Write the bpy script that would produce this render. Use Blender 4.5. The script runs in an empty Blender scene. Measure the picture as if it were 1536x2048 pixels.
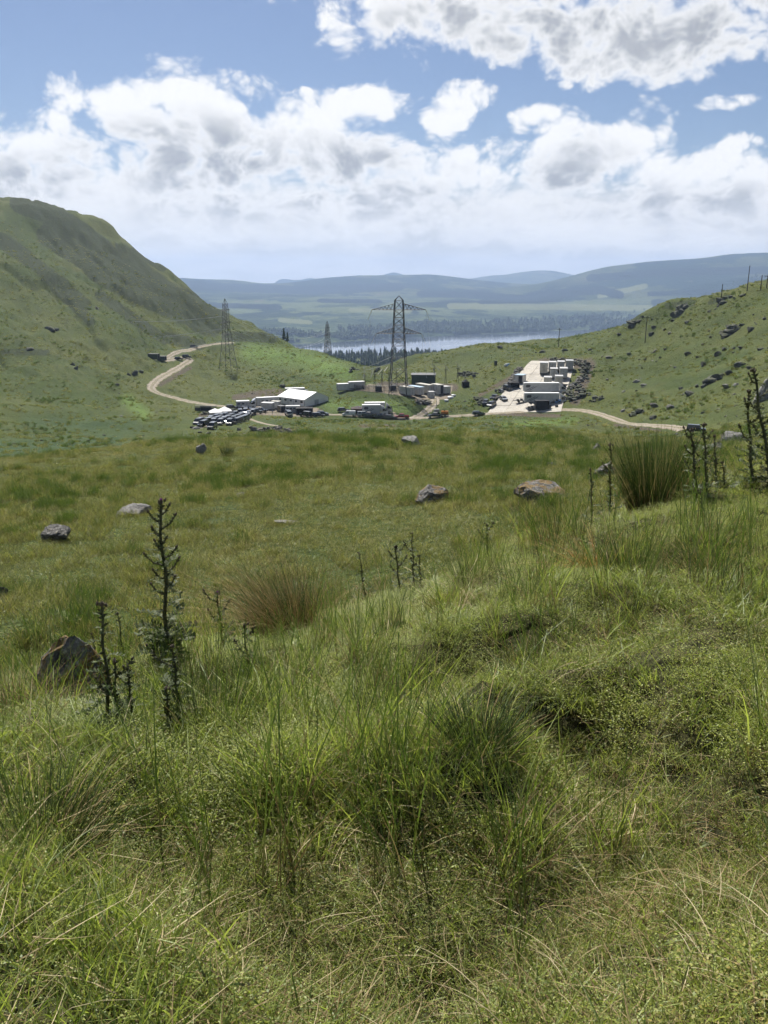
import bpy, bmesh, math, random
import numpy as np
from mathutils import Vector, Matrix

S = bpy.context.scene
COL = S.collection
R = math.radians
random.seed(7)
rng = np.random.default_rng(11)

# ------------------------------------------------------------------ camera
FPX, PITCH, CX, CY = 1640.0, R(15.62), 768.0, 1024.0     # focal length in photograph pixels, downward tilt
cam_d = bpy.data.cameras.new('camera'); cam = bpy.data.objects.new('camera', cam_d); COL.objects.link(cam)
cam_d.sensor_fit = 'VERTICAL'; cam_d.sensor_height = 24.0; cam_d.lens = 24.0 * FPX / 2048.0
cam_d.clip_start = 0.05; cam_d.clip_end = 90000
cam.location = (0, 0, 0); cam.rotation_euler = (math.pi / 2 - PITCH, 0, 0)
S.camera = cam
S.render.resolution_x, S.render.resolution_y = 768, 1024
S.render.engine = 'CYCLES'
cy = S.cycles
cy.use_denoising = True
try: cy.denoiser = 'OPENIMAGEDENOISE'
except Exception: pass
cy.max_bounces = 4; cy.diffuse_bounces = 2; cy.glossy_bounces = 1; cy.transmission_bounces = 2
cy.use_adaptive_sampling = True; cy.adaptive_threshold = 0.03; cy.adaptive_min_samples = 12
cy.transparent_max_bounces = 6; cy.volume_bounces = 1; cy.sample_clamp_indirect = 4
cy.caustics_reflective = False; cy.caustics_refractive = False
S.view_settings.view_transform = 'Standard'; S.view_settings.look = 'None'
S.view_settings.gamma = 1; S.view_settings.use_curve_mapping = False
S.view_settings.exposure = EXPOSURE = 0.8

SUN_EL, SUN_AZ = R(52), R(-16)        # azimuth measured from straight ahead, negative = left

def ray(px, py):
    """direction of a photograph pixel: azimuth from straight ahead and slope dz/dr"""
    x = (px - CX) / FPX; y = -(py - CY) / FPX
    fy, fz = math.cos(PITCH), -math.sin(PITCH)
    dx, dy, dz = x, fy + y * math.sin(PITCH), fz + y * math.cos(PITCH)
    return math.atan2(dx, dy), dz / math.hypot(dx, dy)

# ------------------------------------------------------------------ node helper
class NT:
    def __init__(s, tree): s.t = tree; s.n = tree.nodes; s.l = tree.links
    def new(s, typ, **kw):
        n = s.n.new(typ)
        for k, v in kw.items(): setattr(n, k, v)
        return n
    def put(s, sock, v):
        if v is None: return
        if hasattr(v, 'is_linked') or hasattr(v, 'links'): s.l.new(v, sock)
        else: sock.default_value = v
    def m(s, op, a, b=None, c=None, clamp=False):
        n = s.new('ShaderNodeMath', operation=op, use_clamp=clamp)
        for i, v in enumerate((a, b, c)): s.put(n.inputs[i], v)
        return n.outputs[0]
    def vm(s, op, a, b=None, out=0):
        n = s.new('ShaderNodeVectorMath', operation=op)
        s.put(n.inputs[0], a); s.put(n.inputs[1], b)
        return n.outputs[out]
    def mix(s, f, a, b, blend='MIX'):
        n = s.new('ShaderNodeMix', data_type='RGBA', blend_type=blend)
        s.put(n.inputs[0], f)
        for i, v in ((6, a), (7, b)):
            if isinstance(v, tuple) and len(v) == 3: v = (*v, 1)
            s.put(n.inputs[i], v)
        return n.outputs[2]
    def ramp(s, v, lo, hi, a=0.0, b=1.0, smooth=True):
        n = s.new('ShaderNodeMapRange', interpolation_type='SMOOTHSTEP' if smooth else 'LINEAR')
        for i, q in enumerate((v, lo, hi, a, b)): s.put(n.inputs[i], q)
        return n.outputs[0]
    def noise(s, vec, scale, detail=4, rough=0.55, lac=2.0, dist=0.0, out=0, dim='3D'):
        n = s.new('ShaderNodeTexNoise', noise_dimensions=dim)
        s.put(n.inputs['Vector'], vec); s.put(n.inputs['Scale'], scale); s.put(n.inputs['Detail'], detail)
        s.put(n.inputs['Roughness'], rough); s.put(n.inputs['Lacunarity'], lac); s.put(n.inputs['Distortion'], dist)
        return n.outputs[out]
    def comb(s, x, y, z=0.0):
        n = s.new('ShaderNodeCombineXYZ')
        for i, v in enumerate((x, y, z)): s.put(n.inputs[i], v)
        return n.outputs[0]
    def sep(s, v):
        n = s.new('ShaderNodeSeparateXYZ'); s.put(n.inputs[0], v); return n.outputs
    def attr(s, name, out='Fac'):
        n = s.new('ShaderNodeAttribute', attribute_name=name); return n.outputs[out]

# ------------------------------------------------------------------ world: physical sky with a cumulus deck
W = bpy.data.worlds.new('World'); S.world = W; W.use_nodes = True
w = NT(W.node_tree); w.n.clear()
sky = w.new('ShaderNodeTexSky', sky_type='NISHITA', sun_disc=False)
sky.sun_elevation = SUN_EL; sky.sun_rotation = SUN_AZ; sky.altitude = 300; sky.air_density = 1.0; sky.dust_density = 0.6; sky.ozone_density = 1.6
tc = w.new('ShaderNodeTexCoord').outputs['Generated']
X, Y, Z = w.sep(tc)
az = w.m('ARCTAN2', X, Y)
hz = w.m('SQRT', w.m('ADD', w.m('MULTIPLY', X, X), w.m('MULTIPLY', Y, Y)))
el = w.m('DIVIDE', Z, w.m('MAXIMUM', hz, 0.02))
ae = w.comb(az, el)
def lobes(lst, v):
    out = None
    for px, py, rx, ry in lst:
        a0, s0 = ray(px, py); kx, ky = FPX / rx * 0.95, FPX / ry * 0.95
        mad = w.new('ShaderNodeVectorMath', operation='MULTIPLY_ADD'); w.put(mad.inputs[0], v)
        mad.inputs[1].default_value = (kx, ky, 0); mad.inputs[2].default_value = (-a0 * kx, -s0 * ky, 0)
        e = w.m('SUBTRACT', 1.0, w.vm('LENGTH', mad.outputs[0], out=1))
        if rx < 100: e = w.m('MINIMUM', e, 0.46 if rx > 40 else 0.25)
        out = e if out is None else w.m('SMOOTH_MAX', out, e, 0.25)
    return out
CLOUD = [(1260, 0, 560, 130), (1310, 100, 210, 62), (860, -20, 210, 90), (1000, 60, 120, 70),
         (360, 210, 110, 80), (470, 185, 95, 50), (200, 235, 130, 65), (330, 320, 230, 130), (520, 300, 190, 120), (30, 340, 165, 95),
         (720, 220, 115, 50), (680, 330, 230, 90), (930, 195, 85, 42), (890, 240, 60, 40), (860, 340, 200, 80), (1090, 240, 95, 32),
         (1290, 250, 75, 50), (1190, 290, 120, 60), (1130, 370, 220, 80), (1400, 350, 220, 70), (1480, 300, 70, 30), (1440, 205, 62, 17),
         (600, 430, 700, 75), (1250, 440, 500, 70), (200, 430, 500, 70), (605, 185, 22, 12), (1125, 172, 20, 9), (640, 20, 16, 40)]
GREY = [(1260, 30, 520, 95), (1090, 70, 230, 60), (1400, 60, 260, 70), (440, 330, 190, 75), (270, 290, 110, 50), (60, 345, 110, 50), (740, 330, 110, 45),
        (800, 400, 160, 32), (1100, 360, 110, 40), (1350, 405, 160, 28), (560, 400, 220, 38), (1190, 290, 60, 30)]
# away from the picture the broken deck goes on, thinned overhead to deepen shadows
out_f = w.m('MAXIMUM', w.ramp(w.m('ABSOLUTE', az), 0.52, 0.75), w.ramp(el, 0.36, 0.55))
def density(v, detail, rough=0.48):
    """how much cloud stands in a direction (azimuth, slope)"""
    a_, e_, _ = w.sep(v)
    # the deck is seen ever more edge-on towards the horizon
    ec = w.m('POWER', w.m('MAXIMUM', w.m('ADD', e_, 0.02), 0.0005), 0.8)
    uv = w.comb(a_, w.m('MULTIPLY', ec, 1.15))
    wob = w.noise(uv, 9, 2, 0.5, out=1, dim='2D')
    uvw = w.vm('ADD', uv, w.vm('MULTIPLY', w.vm('SUBTRACT', wob, (0.5, 0.5, 0.5)), (0.05, 0.04, 0.0)))
    fb = w.noise(uvw, 12, detail, 0.60, dim='2D')
    vor = w.new('ShaderNodeTexVoronoi', feature='F1', voronoi_dimensions='2D'); w.put(vor.inputs['Vector'], uvw)
    vor.inputs['Scale'].default_value = 19; vor.inputs['Detail'].default_value = min(detail, 3); vor.inputs['Roughness'].default_value = 0.6
    nz = w.m('ADD', w.m('MULTIPLY', w.m('SUBTRACT', fb, 0.5), 2.4), w.m('MULTIPLY', w.m('SUBTRACT', 0.55, vor.outputs['Distance']), 1.2))
    gen = w.m('MULTIPLY', w.m('SUBTRACT', w.noise(uv, 2.3, 2, 0.5, dim='2D'), 0.5), 4.0)
    gen = w.m('ADD', gen, w.ramp(e_, 0.0, 0.6, 0.5, -0.4))
    e1 = w.m('ADD', w.m('MULTIPLY', lobes(CLOUD, v), w.m('SUBTRACT', 1.0, out_f)), w.m('MULTIPLY', gen, out_f))
    return w.m('ADD', w.m('MINIMUM', w.m('MULTIPLY', w.m('MAXIMUM', e1, -0.8), 1.15), 0.62), w.m('MULTIPLY', nz, rough))
dens = density(ae, 7)
up1 = density(w.vm('ADD', ae, (-0.004, 0.016, 0.0)), 3, 0.34)      # cloud standing between here and the sun
up2 = density(w.vm('ADD', ae, (-0.010, 0.042, 0.0)), 1, 0.20)
alpha = w.ramp(dens, -0.06, 0.38)
# pale veil low over the hills
veil_n = w.noise(w.comb(w.m('MULTIPLY', az, 3.0), w.m('MULTIPLY', el, 16.0)), 2.2, 4, 0.55, dim='2D')
veil = w.m('ADD', w.ramp(el, 0.045, 0.15, 1.05, 0.0), w.m('MULTIPLY', w.m('SUBTRACT', veil_n, 0.5), 0.5))
veil = w.ramp(veil, 0.12, 0.75)
g1 = w.m('MULTIPLY', lobes(GREY, ae), w.m('SUBTRACT', 1.0, out_f))
cover = w.m('ADD', w.m('MULTIPLY', up1, 0.45), w.m('MULTIPLY', up2, 0.55))
shade = w.ramp(w.m('ADD', cover, w.m('MULTIPLY', w.m('MAXIMUM', g1, -0.5), 0.55)), 0.0, 1.0)
shade = w.m('MULTIPLY', shade, w.ramp(dens, 0.15, 0.75))
cloud_c = w.mix(shade, (10.3, 10.3, 10.3), (4.4, 4.65, 5.05))
veil_c = w.mix(w.ramp(veil_n, 0.3, 0.7), (7.2, 7.3, 7.45), (8.9, 8.9, 8.9))
SKYGAIN = (0.70, 0.72, 0.80)
sky_c = w.mix(1.0, sky.outputs[0], SKYGAIN, 'MULTIPLY')
c = w.mix(w.m('MULTIPLY', veil, 0.97), sky_c, veil_c)
lowfade = w.ramp(el, 0.02, 0.12, 0.55, 0.0)
c = w.mix(alpha, c, w.mix(lowfade, cloud_c, veil_c))
bg = w.new('ShaderNodeBackground'); w.put(bg.inputs[0], c); bg.inputs[1].default_value = 0.057
wo = w.new('ShaderNodeOutputWorld'); w.l.new(bg.outputs[0], wo.inputs[0])

W.cycles.sampling_method = 'MANUAL'; W.cycles.sample_map_resolution = 256

# ------------------------------------------------------------------ sun
sd = bpy.data.lights.new('sun', 'SUN'); sun = bpy.data.objects.new('sun', sd); COL.objects.link(sun)
sd.energy = 5.0; sd.angle = R(0.53); sd.color = (1.0, 0.955, 0.88)
sdir = Vector((math.sin(SUN_AZ) * math.cos(SUN_EL), math.cos(SUN_AZ) * math.cos(SUN_EL), math.sin(SUN_EL)))
sun.rotation_euler = sdir.to_track_quat('Z', 'Y').to_euler(); sun.location = (0, 0, 60)

# ------------------------------------------------------------------ object helpers
def tag(o, label=None, cat=None, group=None, kind=None):
    for k, v in (('label', label), ('category', cat), ('group', group), ('kind', kind)):
        if v: o[k] = v
    return o
def link(name, me, mat=None, parent=None, loc=None, rot=None, scl=None):
    o = bpy.data.objects.new(name, me); COL.objects.link(o)
    if mat is not None and me is not None and not me.materials: me.materials.append(mat)
    if parent is not None: o.parent = parent
    if loc is not None: o.location = loc
    if rot is not None: o.rotation_euler = rot
    if scl is not None: o.scale = scl
    return o
def empty(name, loc, rz=0.0, label=None, cat=None, group=None):
    o = bpy.data.objects.new(name, None); COL.objects.link(o); o.empty_display_size = 0.2
    o.location = loc; o.rotation_euler = (0, 0, rz)
    return tag(o, label, cat, group)
def mesh_np(name, V, F, smooth=False):
    """mesh from an (n,3) vertex array and an (m,3|4) face array"""
    me = bpy.data.meshes.new(name); V = np.ascontiguousarray(V, np.float32); F = np.ascontiguousarray(F, np.int32)
    k = F.shape[1]; me.vertices.add(len(V)); me.vertices.foreach_set('co', V.ravel())
    me.loops.add(F.size); me.loops.foreach_set('vertex_index', F.ravel())
    me.polygons.add(len(F)); me.polygons.foreach_set('loop_start', np.arange(0, F.size, k, dtype=np.int32))
    me.update(calc_edges=True)
    if smooth: me.polygons.foreach_set('use_smooth', np.ones(len(F), bool))
    else: me.polygons.foreach_set('use_smooth', np.zeros(len(F), bool))
    return me
def fattr(me, name, vals, dom='POINT'):
    a = me.attributes.new(name, 'FLOAT', dom); a.data.foreach_set('value', np.ascontiguousarray(vals, np.float32))

# ------------------------------------------------------------------ numpy noise
def _hash(ix, iy, seed):
    n = (ix.astype(np.int64) * 374761393 + iy.astype(np.int64) * 668265263 + seed * 974634777) & 0xffffffff
    n = ((n ^ (n >> 13)) * 1274126177) & 0xffffffff
    return ((n ^ (n >> 16)) & 0xffff) / 65535.0
def vnoise(x, y, seed=0):
    ix, iy = np.floor(x), np.floor(y); fx, fy = x - ix, y - iy
    fx = fx * fx * fx * (fx * (fx * 6 - 15) + 10); fy = fy * fy * fy * (fy * (fy * 6 - 15) + 10)
    a, b = _hash(ix, iy, seed), _hash(ix + 1, iy, seed); c_, d = _hash(ix, iy + 1, seed), _hash(ix + 1, iy + 1, seed)
    return (a + (b - a) * fx) * (1 - fy) + (c_ + (d - c_) * fx) * fy
def fbm(x, y, oct=4, seed=0, gain=0.5):
    s = 0; a = 1; t = 0
    for i in range(oct):
        s = s + a * (vnoise(x, y, seed + i * 17) - 0.5); t += a; a *= gain; x = x * 2.03 + 5.1; y = y * 2.03 + 1.7
    return s / t * 2      # about -1..1
def sstep(x, a, b):
    t = np.clip((x - a) / (b - a), 0, 1); return t * t * (3 - 2 * t)

# ------------------------------------------------------------------ terrain: control points (photo px, photo py, metres away)
class Surf:
    def __init__(s, pts, c=0.035):
        P = []
        for px, py, r in pts:
            a, sl = ray(px, py); P.append((a, math.log(r), sl))
        P = np.array(P); s.P = P[:, :2]; s.c = c; n = len(P)
        A = np.zeros((n + 3, n + 3)); A[:n, :n] = s.k(s.P, s.P); A[:n, n] = 1; A[:n, n + 1:] = s.P
        A[n:, :n] = A[:n, n:].T; A[range(n), range(n)] += -1e-4
        s.w = np.linalg.solve(A, np.concatenate([P[:, 2], np.zeros(3)]))
    def k(s, A, B):
        d = A[:, None, :] - B[None, :, :]
        return np.sqrt((d[..., 0]) ** 2 + (d[..., 1]) ** 2 + s.c ** 2)
    def __call__(s, th, lr):
        sh = np.shape(th); Q = np.stack([np.ravel(th), np.ravel(lr)], 1); out = np.empty(len(Q)); n = len(s.P)
        for i in range(0, len(Q), 20000):
            q = Q[i:i + 20000]; out[i:i + 20000] = s.k(q, s.P) @ s.w[:n] + s.w[n] + q @ s.w[n + 1:]
        return out.reshape(sh)

CTRL = [
 # knoll underfoot
 (0, 2048, 1.47), (768, 2048, 1.46), (1536, 2048, 1.40), (0, 1700, 2.4), (768, 1700, 2.2), (1536, 1700, 2.1), (0, 1560, 3.2), (400, 1560, 3.0),
 (768, 1500, 3.2), (1150, 1450, 3.3), (1536, 1400, 3.4), (400, 1420, 4.6), (768, 1330, 5), (1150, 1230, 5), (1536, 1160, 5),
 (0, 1480, 4.2), (150, 1440, 5.2), (330, 1318, 7.2), (450, 1295, 7.2), (560, 1268, 7.2), (700, 1232, 7.2), (850, 1195, 7.2), (1000, 1115, 7.5), (1150, 1045, 8),
 (1300, 1020, 8), (1400, 990, 8), (1536, 950, 8),
 # behind its edge
 (0, 1420, 6.5), (150, 1400, 8), (330, 1338, 9.6), (450, 1318, 9.8), (560, 1292, 10), (700, 1262, 10), (850, 1228, 10), (1000, 1150, 10.5), (1150, 1075, 11.5),
 (1300, 1040, 12), (1400, 1015, 12), (1536, 970, 12), (330, 1318, 12), (450, 1300, 12.5), (560, 1272, 13), (700, 1240, 13.5), (850, 1205, 14), (1000, 1130, 15), (1150, 1055, 16), (1300, 1005, 17),
 # pasture
 (0, 1225, 15), (100, 1225, 15), (100, 1065, 30), (100, 985, 46), (100, 943, 62), (-100, 985, 48), (430, 1200, 18), (430, 1060, 29), (430, 980, 43), (430, 925, 62),
 (768, 1185, 17), (768, 1100, 22), (768, 985, 33), (768, 930, 49), (768, 893, 72), (1050, 1060, 20), (1050, 985, 31), (1050, 930, 48), (1050, 893, 72),
 (1250, 965, 26), (1250, 925, 44), (1250, 900, 66), (1450, 945, 24), (1450, 915, 44), (1450, 885, 88), (1450, 870, 140), (1600, 930, 22), (1600, 895, 48), (1600, 870, 100),
 # its far lip and the drop behind it
 (-100, 930, 76), (0, 921, 80), (100, 914, 84), (200, 903, 88), (300, 890, 92), (400, 884, 94), (500, 877, 96), (650, 874, 98), (800, 870, 100), (950, 868, 100), (1100, 868, 100),
 (1250, 880, 95), (1350, 888, 90),
 (0, 946, 125), (150, 940, 125), (300, 925, 125), (450, 915, 130), (600, 900, 135), (800, 886, 135), (950, 882, 135), (1100, 880, 135), (1250, 890, 130), (1350, 886, 130),
 (600, 880, 190), (800, 868, 190), (950, 862, 190), (1100, 860, 190), (1250, 866, 180), (1350, 868, 170),
 # valley floor and left hill
 (-150, 905, 185), (0, 906, 180), (0, 880, 235), (0, 860, 258), (0, 820, 298), (0, 780, 335), (0, 720, 390), (0, 702, 402), (0, 600, 490), (0, 500, 590), (0, 396, 710), (0, 440, 900),
 (-200, 720, 390), (-200, 600, 470), (-200, 480, 570), (-200, 380, 690), (-200, 430, 900),
 (70, 402, 720), (70, 445, 900),
 (150, 904, 185), (150, 870, 240), (150, 820, 300), (150, 760, 350), (150, 713, 398), (150, 650, 450), (150, 560, 545), (150, 480, 650), (150, 424, 725), (150, 470, 900),
 (220, 450, 725), (220, 500, 900), (265, 492, 715), (265, 540, 900),
 (300, 872, 225), (300, 840, 280), (300, 800, 340), (300, 760, 375), (300, 722, 415), (300, 670, 465), (300, 600, 560), (305, 522, 695), (300, 575, 880),
 (380, 582, 670), (380, 640, 850), (380, 700, 470), (380, 740, 412), (380, 780, 365), (380, 660, 540),
 (450, 860, 235), (450, 834, 290), (450, 812, 325), (450, 775, 368), (450, 737, 430), (450, 690, 500), (450, 655, 580), (455, 625, 630), (450, 690, 800),
 (510, 652, 605), (510, 700, 760),
 (560, 674, 570), (560, 700, 515), (560, 740, 440), (560, 772, 385), (560, 800, 338), (560, 826, 305), (560, 848, 258), (560, 720, 700),
 (640, 705, 495), (640, 735, 440), (640, 770, 375), (640, 800, 333), (640, 830, 300), (640, 850, 252), (640, 752, 600),
 (715, 744, 415), (715, 766, 368), (715, 779, 338), (715, 803, 318), (715, 828, 299), (715, 850, 250), (715, 792, 520),
 # substation shelf and the ground behind
 (760, 777, 340), (760, 803, 317), (760, 835, 296), (760, 767, 362), (760, 761, 390), (762, 755, 425), (760, 785, 520), (735, 760, 400), (738, 768, 440), (735, 805, 520), (690, 731, 440), (690, 775, 540),
 (800, 838, 295), (800, 806, 314), (800, 785, 332), (800, 769, 360), (800, 745, 398), (800, 724, 445), (800, 745, 560), (800, 850, 258),
 (860, 838, 292), (860, 812, 309), (860, 793, 327), (860, 770, 356), (860, 737, 400), (860, 708, 455), (860, 728, 560),
 (950, 832, 291), (950, 800, 310), (950, 770, 336), (950, 740, 372), (950, 710, 415), (950, 691, 460), (950, 706, 560), (900, 848, 255),
 # concrete pad and the right hill
 (1010, 828, 287), (1050, 828, 284), (1050, 800, 302), (1050, 760, 331), (1060, 724, 362), (1050, 702, 410), (1050, 685, 475), (1050, 702, 600), (1000, 850, 245),
 (1110, 825, 282), (1110, 790, 303), (1110, 750, 334), (1110, 722, 364), (1110, 691, 455), (1110, 708, 600), (1110, 848, 240),
 (1170, 824, 275), (1170, 790, 297), (1170, 750, 330), (1170, 715, 365), (1170, 692, 415), (1170, 678, 455), (1170, 698, 600),
 (1250, 848, 248), (1250, 800, 283), (1250, 750, 325), (1250, 700, 370), (1250, 657, 420), (1250, 678, 560),
 (1290, 627, 410), (1290, 655, 540),
 (1350, 862, 220), (1350, 820, 252), (1350, 760, 295), (1350, 700, 335), (1350, 650, 365), (1350, 602, 395), (1350, 630, 520), (1400, 598, 395), (1400, 625, 520),
 (1440, 862, 195), (1440, 800, 243), (1440, 740, 285), (1440, 680, 325), (1440, 630, 352), (1440, 587, 380), (1440, 610, 500),
 (1536, 850, 165), (1536, 780, 222), (1536, 700, 283), (1536, 630, 330), (1536, 562, 378), (1536, 585, 500),
 (1700, 840, 165), (1700, 760, 222), (1700, 660, 283), (1700, 580, 330), (1700, 510, 378), (1700, 540, 500),
 # falling to the loch
 (0, 640, 1250), (200, 660, 1250), (400, 720, 1250), (560, 752, 1000), (700, 752, 1000), (860, 746, 1000), (1000, 738, 1000), (1150, 728, 1000), (1400, 690, 1000),
 (200, 700, 1600), (560, 718, 1500), (700, 716, 1500), (860, 712, 1500), (1000, 706, 1500), (1150, 694, 1500), (1400, 672, 1500),
 (200, 730, 2000), (560, 732, 2000), (860, 728, 2000), (1150, 712, 2000), (1400, 695, 2000)]
near = Surf(CTRL)
TH_MAX = 0.56
def zbase(x, y):
    r = np.hypot(x, y); th = np.clip(np.arctan2(x, y), -TH_MAX, TH_MAX); rr = np.clip(r, 1.35, 2000)
    z = near(th, np.log(rr)) * rr
    t = sstep(r, 0.2, 1.35); z = z * t + (-1.62) * (1 - t)
    return z - sstep(r, 2000, 2600) * 60
def zrough(x, y):
    r = np.hypot(x, y)
    n = fbm(x / 2.2, y / 2.2, 3, 3) * 0.10 * sstep(r, 1.0, 5) * (1 - 0.7 * sstep(r, 40, 100))
    hum = 0.5 - np.abs(fbm(x / 1.05 + 3.1, y / 1.05, 2, 14)) * 1.9          # rounded hummocks with sharp hollows between
    n = n + hum * 0.25 * sstep(r, 1.0, 1.9) * (1 - 0.75 * sstep(r, 5.0, 7.0)) * (1 - sstep(r, 9, 14))
    n = n + fbm(x / 0.5, y / 0.5, 2, 13) * 0.07 * sstep(r, 0.8, 2) * (1 - sstep(r, 14, 30))
    n = n + fbm(x / 9, y / 9, 4, 31) * 0.55 * sstep(r, 10, 90)
    g = sstep(r, 140, 260)
    n = n + g * (fbm(x / 30, y / 30, 5, 5, 0.55) * 1.7)
    # gullies that run down the left hill
    q = fbm((x + 0.55 * y) / 26, (y - 0.55 * x) / 110, 5, 9, 0.55)
    n = n + sstep(r, 300, 420) * sstep(-x, 20, 120) * (q * 5.2 - np.maximum(0, 0.15 - np.abs(q)) * 15)
    n = n + sstep(r, 230, 330) * sstep(x, 60, 130) * (np.abs(fbm(x / 22, y / 30, 4, 21)) * 3.0 - 0.7)
    n = n + sstep(r, 800, 1400) * fbm(x / 160, y / 160, 4, 77) * 9
    return n
FLAT = np.zeros((0, 3))        # x, y, radius of ground kept even (tracks, yards)
def flatk(x, y):
    x = np.asarray(x, float); k = np.ones(x.shape)
    if len(FLAT) == 0: return k
    xr, yr = x.ravel(), np.asarray(y, float).ravel(); kr = np.ones(xr.shape)
    sel = np.where((np.hypot(xr, yr) > 170) & (np.hypot(xr, yr) < 620))[0]
    for i in range(0, len(sel), 20000):
        s_ = sel[i:i + 20000]
        d = np.hypot(xr[s_, None] - FLAT[None, :, 0], yr[s_, None] - FLAT[None, :, 1]) - FLAT[None, :, 2]
        kr[s_] = sstep(d.min(1), 0.0, 7.0)
    return kr.reshape(x.shape)
def ground(x, y):
    x = np.asarray(x, float); y = np.asarray(y, float)
    return zbase(x, y) + zrough(x, y) * flatk(x, y)
def hit(px, py, r0=1.0, r1=1900, base=False):
    """where the sight line through a photo pixel first meets the ground beyond r0"""
    th, sl = ray(px, py); rr = np.exp(np.linspace(math.log(r0), math.log(r1), 900)); x, y = rr * math.sin(th), rr * math.cos(th)
    g = zbase(x, y) if base else ground(x, y)
    d = sl * rr - g; idx = np.where(d[1:] <= 0)[0]
    if d[0] <= 0: i = int(np.argmax(d > 0)); idx = idx[idx >= i] if d.max() > 0 else idx[:0]
    if len(idx) == 0: i = int(np.argmin(d[1:]))
    else: i = int(idx[0])
    t = d[i] / (d[i] - d[i + 1]) if d[i] != d[i + 1] else 0; t = min(max(t, 0), 1)
    r = rr[i] + t * (rr[i + 1] - rr[i]); x, y = r * math.sin(th), r * math.cos(th)
    return Vector((x, y, float(ground(np.array([x]), np.array([y]))[0])))
def at(px, py, r):
    th, sl = ray(px, py); return Vector((r * math.sin(th), r * math.cos(th), r * sl))
def mpp(p): return math.sqrt(p[0] ** 2 + p[1] ** 2 + p[2] ** 2) / FPX * 0.985     # metres per photo pixel at a place
def gz(x, y): return float(ground(np.array([x]), np.array([y]))[0])
# ------------------------------------------------------------------ tracks and yards: even ground first
TRACKS = {
 'valley': ([(512, 817), (450, 813), (400, 807), (350, 796), (313, 785), (303, 775), (315, 760), (340, 745), (364, 731), (379, 721), (374, 716), (356, 717), (326, 721)], 4.4),
 'upper': ([(326, 721), (345, 709), (365, 702), (395, 695), (440, 687), (465, 685)], 3.6),
 'main': ([(625, 829), (690, 830), (760, 834), (800, 838), (850, 836), (900, 833), (960, 829), (1010, 826), (1080, 822), (1130, 820), (1170, 822), (1210, 832), (1250, 846), (1300, 851), (1345, 855), (1362, 858), (1366, 861)], 3.3),
 'spur': ([(825, 837), (848, 826), (864, 812), (870, 800), (858, 793), (835, 793)], 4.6),
 'path': ([(500, 838), (516, 844), (535, 849), (560, 853)], 1.8)}
def catmull(P, n=10):
    P = [P[0] + (P[0] - P[1])] + list(P) + [P[-1] + (P[-1] - P[-2])]; out = []
    for i in range(1, len(P) - 2):
        for k in range(n):
            t = k / n; a, b, c_, d = P[i - 1], P[i], P[i + 1], P[i + 2]
            out.append(0.5 * ((2 * b) + (c_ - a) * t + (2 * a - 5 * b + 4 * c_ - d) * t * t + (3 * b - a - 3 * c_ + d) * t ** 3))
    out.append(P[-2]); return out
track_xy = {}
fl = []
for k, (pl, wd) in TRACKS.items():
    pts = [hit(px, py, 150, 640, base=True) for px, py in pl]
    cv = catmull([Vector((p.x, p.y)) for p in pts]); track_xy[k] = (cv, wd)
    fl += [(p.x, p.y, wd * 0.6) for p in cv[::2]]
YARDS = {   # four photo corners: near left, near right, far right, far left
 'pad': [(974, 827), (1122, 824), (1152, 722), (1063, 722)],
 'camp': [(476, 829), (640, 834), (640, 815), (482, 809)],
 'station': [(700, 783), (905, 799), (912, 768), (735, 768)],
 'lay_by': [(700, 834), (800, 838), (795, 824), (715, 822)],
 'rows': [(392, 859), (505, 838), (500, 822), (405, 836)]}
yard_c = {}
for k, cs in YARDS.items():
    q = [hit(px, py, 150, 640, base=True) for px, py in cs]; yard_c[k] = q
    for i in range(9):
        for j in range(9):
            u, v = i / 8, j / 8
            p = (q[0] * (1 - u) + q[1] * u) * (1 - v) + (q[3] * (1 - u) + q[2] * u) * v
            fl.append((p.x, p.y, 4.0))
FLAT = np.array(fl)

# ------------------------------------------------------------------ materials for the land
def newmat(name):
    m = bpy.data.materials.new(name); m.use_nodes = True; t = NT(m.node_tree); t.n.clear()
    o = t.new('ShaderNodeOutputMaterial'); return m, t, o
def pbsdf(t, o, col, rough=0.8, spec=0.3, bump=None, bstr=0.4, bdist=0.1, metal=0.0):
    b = t.new('ShaderNodeBsdfPrincipled')
    if isinstance(col, tuple): col = (*col[:3], 1)
    t.put(b.inputs['Base Color'], col); t.put(b.inputs['Roughness'], rough); t.put(b.inputs['Metallic'], metal)
    b.inputs['Specular IOR Level'].default_value = spec
    if bump is not None:
        bn = t.new('ShaderNodeBump'); t.put(bn.inputs['Height'], bump); bn.inputs['Strength'].default_value = bstr; bn.inputs['Distance'].default_value = bdist
        t.l.new(bn.outputs[0], b.inputs['Normal'])
    t.l.new(b.outputs[0], o.inputs[0]); return b
def simple(name, col, rough=0.6, spec=0.4, var=0.12, scale=3.0, metal=0.0):
    """paint, plastic or cloth with faint uneven grime"""
    m, t, o = newmat(name); g = t.new('ShaderNodeNewGeometry').outputs['Position']
    n = t.noise(g, scale, 5, 0.6)
    c_ = t.mix(t.ramp(n, 0.3, 0.75), col, tuple(max(0, q * (1 - 2.2 * var)) for q in col[:3]))
    pbsdf(t, o, c_, rough, spec, metal=metal); return m

GP = lambda t: t.new('ShaderNodeNewGeometry').outputs['Position']
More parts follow.
